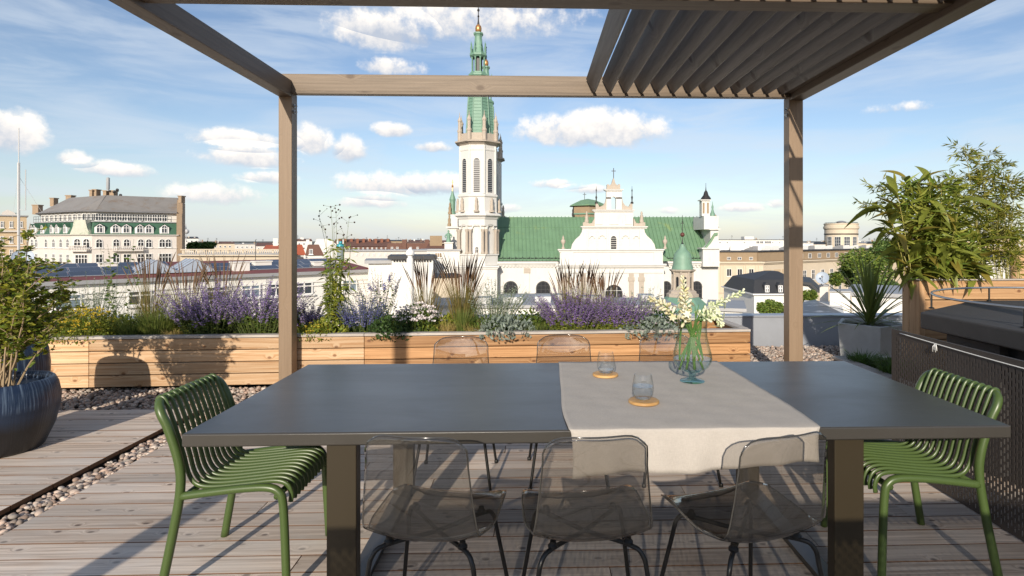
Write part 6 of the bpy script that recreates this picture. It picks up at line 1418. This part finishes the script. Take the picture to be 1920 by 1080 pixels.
# ---------------------------------------------------------------- right of the church
def beige():
    Y = 150.; q_ = Y/86.
    t = thing('beige_block', 'large beige block with pilastered facade and dark roof full of skylights', 'building', (W(1400, 500, Y).x, Y, GROUND)); k = Y/F
    a, b = W(1335, 494, Y), W(1431, 494, Y)
    m = MB(); m.box((a.x, Y, GROUND), (b.x, Y+50, a.z)); c = W(1431, 494, Y+2.5); d = W(1760, 492, 223)
    m.slab([(b.x-.05, Y+2.5), (d.x, 223), (d.x-10, 260), (b.x-7, Y+49)], GROUND, a.z-.002); m.build('wall', TANL, t)
    m = MB(); pbx(m, (1333, 491), (1434, 493.6), Y-.8, 3); pbx(m, (1335, 493.8), (1432, 496), Y-.4, 2); pbx(m, (1335, 547), (1432, 549), Y-.3, .35)
    e = Vector((d.x-b.x, 223-Y-2.5, 0)).normalized(); nrm = Vector((e.y, -e.x, 0)); L_ = hypot(d.x-b.x, 223-Y-2.5)
    o = Vector((b.x, Y+2.5, 0)); 
    def S(s, dd, z): q = o+e*s+nrm*dd; return Vector((q.x, q.y, z))
    for dz, dd in ((0, .8), (-.35, .4)):
        m.slab([tuple(S(0, dd, 0).xy), tuple(S(L_, dd, 0).xy), tuple(S(L_, -.2, 0).xy), tuple(S(0, -.2, 0).xy)], a.z+dz, a.z+dz+.3)
    m.build('cornice', TANL, t)
    zt = W(1400, 473, Y).z
    m = MB(); m.box((a.x, Y+1.2, a.z+.31), (b.x-1.2, Y+48, zt)); m.slab([tuple(S(1, -1.0, 0).xy), tuple(S(L_, -1.0, 0).xy), tuple(S(L_, -12, 0).xy), tuple(S(1, -12, 0).xy)], a.z+.31, zt-.002); m.build('attic_storey', BRN, t)
    m = MB(); m.box((a.x-.2, Y+.9, zt), (b.x-.9, Y+48.3, zt+.35)); m.slab([tuple(S(.7, -.6, 0).xy), tuple(S(L_, -.6, 0).xy), tuple(S(L_, -13, 0).xy), tuple(S(.7, -13, 0).xy)], zt-.003, zt+.34); rf = m.build('roof', BROOF, t)
    rg = random.Random(4)
    for i in range(16):
        s = (2+i*3.0)*q_; m = MB(); m.add([(-1.2, 0, 0), (1.2, 0, 0), (1.2, 2.8, 0), (-1.2, 2.8, 0), (-1.2, 0, 1.2), (1.2, 0, 1.2), (1.2, 2.8, .3), (-1.2, 2.8, .3)], [(0, 1, 5, 4), (1, 2, 6, 5), (3, 0, 4, 7), (4, 5, 6, 7), (2, 3, 7, 6)]); m.build('skylight', FRAME if i % 3 else ZINC, rf, loc=S(s, -3-rg.uniform(0, 1.5), zt+.34), rz=atan2(e.y, e.x))
    for i in range(7):
        m = MB(); m.add([(-1.4, 0, 0), (1.4, 0, 0), (1.4, 3.8, 0), (-1.4, 3.8, 0), (-1.4, 0, 1.6), (1.4, 0, 1.6), (1.4, 3.8, .4), (-1.4, 3.8, .4)], [(0, 1, 5, 4), (1, 2, 6, 5), (3, 0, 4, 7), (4, 5, 6, 7), (2, 3, 7, 6)]); p = W(1342+i*12.5, 470, Y+8+5*(i % 3)); m.build('skylight', FRAME, rf, loc=(p.x, p.y, zt+.35), rz=-.25)
    for px in (1367, 1387, 1408.5):
        for py in (504, 527, 556, 579): pwin(t, px, py, py+14, 9.5, Y, bars=(1, 0), pane=DARK)
        pwin(t, px-.5, 482, 487.5, 7, Y+1.19, bars=(1, 0), pane=BLIND, sill=False)
    for px in (1353, 1357.5, 1376, 1380, 1396, 1400, 1419, 1423.5):
        m = MB(); pbx(m, (px-1.6, 498), (px+1.6, 546.8), Y-.16, .2); m.build('pilaster', TANL, t)
    ang = atan2(e.y, e.x)
    for s in (8.5, 10.2, 12.8, 15.5, 18.6, 21.6, 24.5, 28, 31, 34.5):
        p = S(s*q_, -.999, a.z+.75); put(win_mesh(1.0*q_, .8*q_, bars=(1, 0), pane=BLIND, sill=False), t, p, ang)
        for dz in (3.1, 5.6, 8.2): p = S(s*q_, .001, a.z-dz*q_); put(win_mesh(1.05*q_, 1.6*q_, bars=(1, 1), pane=BLIND), t, p, ang)
    for s in (2.2, 4.8, 7.0):
        m = MB(); q = S(s*q_, .002, a.z-2.6*q_); m.box((-1.6, -.06, 0), (1.6, .02, 2.6)); m.build('blank_panel', TAN, t, loc=q, rz=ang)
beige()
box_house('white_modern_block', 'long white modern block on the skyline behind the beige roofs', 'building', 1346, 1480, 450, 290, 14, STUCW, BROOF, 0, [((1350, 1364, 1396), 453, 456, 3.5), ((1421, 1428, 1437, 1443), 452, 456.5, 6), ((1449, 1462), 453, 456, 3)], pane=BLIND, sill=False)
m = MB(); pbx(m, (1396, 443.5), (1413, 450.5), 292, 5); tag(m.build('plant_room', STUCW), 'small white plant room on top of the modern block', 'building')
def rotunda():
    Y = 270.; t = thing('rotunda', 'round cream rooftop rotunda with tall windows and flat cap', 'building', (W(1577, 450, Y).x, Y, GROUND)); k = Y/F; c = W(1577, 450, Y+31*k)
    def lat(nm, prof, mt): m = MB(); m.lathe([(hw*k, W(1577, py, Y).z) for hw, py in prof], 40, (c.x, c.y, 0)); return m.build(nm, mt, t, True, 30)
    lat('wall', [(30, 700), (30, 430)], TANL); lat('cornice', [(30.2, 429.8), (32, 428), (32, 424), (30.5, 423.5), (30.5, 420.5), (31.5, 420), (31.5, 418.5), (20, 418)], TANL); lat('belt', [(30.1, 440), (30.7, 439.6), (30.7, 438), (30.1, 437.6)], IRON); lat('lantern', [(8, 418), (8, 415.5), (10.5, 415.3), (3, 413), (.2, 412.8)], ZINC)
    m = MB()
    for i in range(28): a = 2*pi*i/28; m.tube([(c.x+29*k*cos(a), c.y+29*k*sin(a), W(0, 419, Y).z), (c.x+29*k*cos(a), c.y+29*k*sin(a), W(0, 415.5, Y).z)], .06, 4)
    m.lathe([(29*k-.06, W(0, 415.6, Y).z), (29*k+.06, W(0, 415.6, Y).z), (29*k+.06, W(0, 415, Y).z), (29*k-.06, W(0, 415, Y).z)], 40, (c.x, c.y, 0), cap=False); m.build('railing', IRON, t)
    for a in (-98, -67, -36, -6, -129, -160): a = R(a); put(win_mesh(11*k, 19*k, bars=(2, 2), fr=.12, pane=BLIND, sill=False), t, (c.x+30.0*k*cos(a), c.y+30.0*k*sin(a), W(0, 463, Y).z), a+pi/2)
    box_house('rotunda_wing', 'low cream wing with dark roof beside the rotunda', 'building', 1608, 1660, 456, 270, 16, TANL, ZINC, .8)
    box_house('cream_gable_wing', 'pale gabled wing left of the rotunda', 'building', 1510, 1548, 458, 272, 16, STUC2, BROOF, 1.2)
rotunda()
def mansard_house():
    Y = 56.; k = Y/F; t = thing('mansard_house', 'small white house with black mansard roof and dormer windows', 'house', (W(1450, 560, Y).x, Y, GROUND))
    a, b = W(1414, 553, Y), W(1500, 553, Y); m = MB(); m.box((a.x, Y, GROUND), (b.x, Y+9, a.z)); m.build('wall', STUCW, t)
    m = MB(); pbx(m, (1412, 551), (1502, 553.2), Y-.3, 9.6); m.build('eaves', FRAME, t)
    zt = W(1450, 526, Y).z; z0 = W(1450, 550.9, Y).z
    m = MB(); frustum(m, [(a.x-.1, Y-.1), (b.x+.1, Y-.1), (b.x+.1, Y+9), (a.x-.1, Y+9)], z0, [(a.x+.5, Y+1.2), (b.x+.1, Y+1.2), (b.x+.1, Y+7.6), (a.x+.5, Y+7.6)], zt); frustum(m, [(a.x+.5, Y+1.2), (b.x+.1, Y+1.2), (b.x+.1, Y+7.6), (a.x+.5, Y+7.6)], zt+.002, [(a.x+3, Y+3.6), (b.x-.6, Y+3.6), (b.x-.6, Y+5), (a.x+3, Y+5)], zt+.7); m.build('roof', BROOF, t)
    for px in (1438, 1463, 1486):
        m = MB(); w = 5.5*k; p = W(px, 549, Y+.15); h = W(px, 534, Y).z-p.z; m.prism([(-w, 0), (w, 0), (w, h*.9), (0, h*1.25), (-w, h*.9)], 0, 2); d = m.build('dormer', BROOF, t, loc=p)
        put(win_mesh(8*k, h*.85, bars=(1, 1), fr=.06, pane=BLIND, sill=False), d, (p.x, p.y-.002, p.z+.05))
    for px in (1425, 1447, 1470): pwin(t, px, 566, 580, 8, Y, bars=(1, 1), pane=BLIND)
    t = box_house('white_gable_house', 'white gabled house with slate roof right of the pergola post', 'house', 1500, 1532, 545, 60, 9, STUCW)
    hpart(t, 'roof', BROOF, (), [([(1497, 546), (1499, 528), (1520, 530), (1540, 549), (1534, 549), (1518, 535), (1503, 533), (1503, 546)], .5, 9.5)]); hpart(t, 'gable', STUCW, (), [([(1503, 544.9), (1503, 533.2), (1518, 535.2), (1532, 544.9)], 0, .5)])
    t = box_house('slate_roof_shed', 'low roof of torn grey metal sheets beyond the parapet', 'shed', 1500, 1585, 592, 26, 7, STUCW)
    m = MB(); p = [W(1506, 566, 30), W(1528, 562, 31), W(1586, 590, 26), W(1500, 592, 26)]; m.add([*p, p[0]+Vector((0, 3, -1)), p[1]+Vector((0, 3, -1))], [(0, 1, 2, 3), (0, 4, 5, 1)]); r_ = m.build('roof', mat('patched_slate', (.05, .05, .055), .4, var=.1, vscale=1, stain=((.34, .36, .40), 1.3, .56)), t)
    t = box_house('light_chimney', 'cream chimney block carrying a satellite dish', 'chimney', 1537, 1553, 537, 32, .6, STUC2); hpart(t, 'coping', ZINC, [((1535.5, 535), (1554.5, 537), .06, .75)])
    t = box_house('white_chimney_block', 'wide white chimney block with dark caps behind the yucca', 'chimney', 1556, 1594, 548, 30, 1.2, STUCW)
    for a_, b_ in ((1555, 1574), (1576, 1596)): hpart(t, 'cap', ZINC, [((a_, 545.5), (b_, 547.9), .1, 1.4)])
    dish('grey satellite dish on the cream chimney', 1542, 522, 31.6, .34, W(1545, 537, 32).z, -.5)
    box_house('white_roof_house', 'plain white house half hidden behind the yucca', 'house', 1597, 1700, 556, 40, 8, STUCW, ZINC)
    box_house('pale_side_house', 'low white flat roofed wing at the foot of the beige block', 'house', 1330, 1392, 583, 46, 6, STUCW, ZINC)
mansard_house()
# generic skyline
rg = random.Random(21)
sky_specs = [(-40, 40, 455, 300, 'pale block far behind the tan tenement'), (345, 372, 447, 260, 'white block under the lattice mast'), (372, 440, 457, 330, 'long grey white block on the horizon behind the treetops'), (440, 520, 458, 280, 'long cream block on the horizon behind the balustrade'), (512, 560, 456, 360, 'pale block on the horizon behind the pergola post'), (556, 585, 452, 300, 'white block on the horizon right of the pergola post'), (640, 700, 453, 420, 'distant brown block above the chimney terrace'), (700, 790, 452, 380, 'distant reddish block above the brown mansard terrace'), (760, 840, 455, 300, 'distant cream block behind the church statue'), (1480, 1525, 456, 260, 'low white block on the horizon right of the pergola post'), (1625, 1700, 457, 240, 'tan block on the horizon behind the bamboo'), (1690, 1800, 452, 200, 'brown block behind the bamboo canes'), (1790, 1960, 446, 170, 'tan tenement behind the round wooden post'), (1700, 1960, 485, 95, 'white block behind the tall planter'), (480, 512, 461, 230, 'small cream house beside the red tiled roof')]
cols_ = [STUCW, TANL, STUC2, TAN, BRN]
for i, (x0, x1, yt, Y, lb) in enumerate(sky_specs):
    t = box_house('city_block', lb, 'building', x0, x1, yt, Y, 18, cols_[(0, 0, 1, 2, 0, 0, 4, 4, 1, 0, 1, 4, 3, 0, 2)[i]], (ZINC, BROOF, MROOF)[i % 3], (0, .8, 1.2)[i % 3])
    n = int((x1-x0)/9)
    for k in range(n):
        for row in range(2): FR[t].win(t, x0+5+k*9, yt+3.5+row*8, yt+7.5+row*8, 4.2, bars=(0, 0), pane=BLIND, sill=False, fr=.2)
    for k in range(2):
        x = rg.uniform(x0+3, x1-5); hpart(t, 'chimney', cols_[(i+k) % 5], [((x, yt-rg.uniform(1.5, 4)), (x+3, yt+2), -4, 2)])
# ---------------------------------------------------------------- trees
def tree(label, px, py, Y, hwpx, hpx, lm, n, seed, group=None):
    rg = random.Random(seed); k = Y/F; c = W(px, py, Y); t = thing('leafy_tree', label, 'tree', (c.x, Y, GROUND)); R_, H_ = hwpx*k, hpx*k
    m = MB(); m.tube([(c.x, Y, GROUND), (c.x+.2, Y, (GROUND+c.z)/2), (c.x, Y, c.z)], [.4, .3, .15], 7); lobes = []
    for i in range(15):
        d = rv(rg, -.5, .9); q = c+Vector((d.x*R_*.68, d.y*R_*.6, d.z*H_*.66)); lobes.append((q, rg.uniform(.22, .44))); m.tube([(c.x, Y, c.z-H_*.8), c.lerp(q, .5), q], [.16, .1, .04], 5)
    m.build('trunk', mat('tree_bark', (.10, .075, .05), .9), t); m = MB(); s = max(.16, 5.2*k); n = int(n*2.2)
    for i in range(n):
        q, r = rg.choice(lobes); d = rv(rg)*rg.random()**.33; p = q+Vector((d.x*R_*r, d.y*R_*r, d.z*H_*r*1.1)); leaf(m, p, rv(rg, -.5, .6), s*rg.uniform(.7, 1.4), s*.6, rg)
    m.build('crown', lm, t)
TRM = leafmat('tree_leaf', (.09, .17, .03), (.22, .26, .05), .4, .3); TRD = leafmat('tree_leaf_dark', (.085, .16, .04), (.16, .23, .06), .4, .3)
tree('large green tree behind the yucca in front of the beige block', 1612, 520, 62, 62, 55, TRM, 5200, 1)
tree('dark tree rising beside the rotunda behind the bamboo', 1668, 480, 70, 40, 34, TRD, 3400, 2)
tree('bright green tree in front of the white mansard house', 1446, 585, 44, 27, 24, TRM, 2600, 3)
tree('small bright tree just right of the pergola post', 1513, 556, 52, 16, 14, TRM, 1500, 4)
tree('leafy tree filling the gap behind the yucca leaves', 1680, 560, 48, 40, 40, TRD, 3000, 8)
tree('dark treetop beside the lattice mast on the skyline', 364, 463, 140, 10, 9, TRD, 700, 5)
tree('dark rounded treetop on the skyline behind the balustrade', 390, 462, 140, 14, 8, TRD, 900, 6)
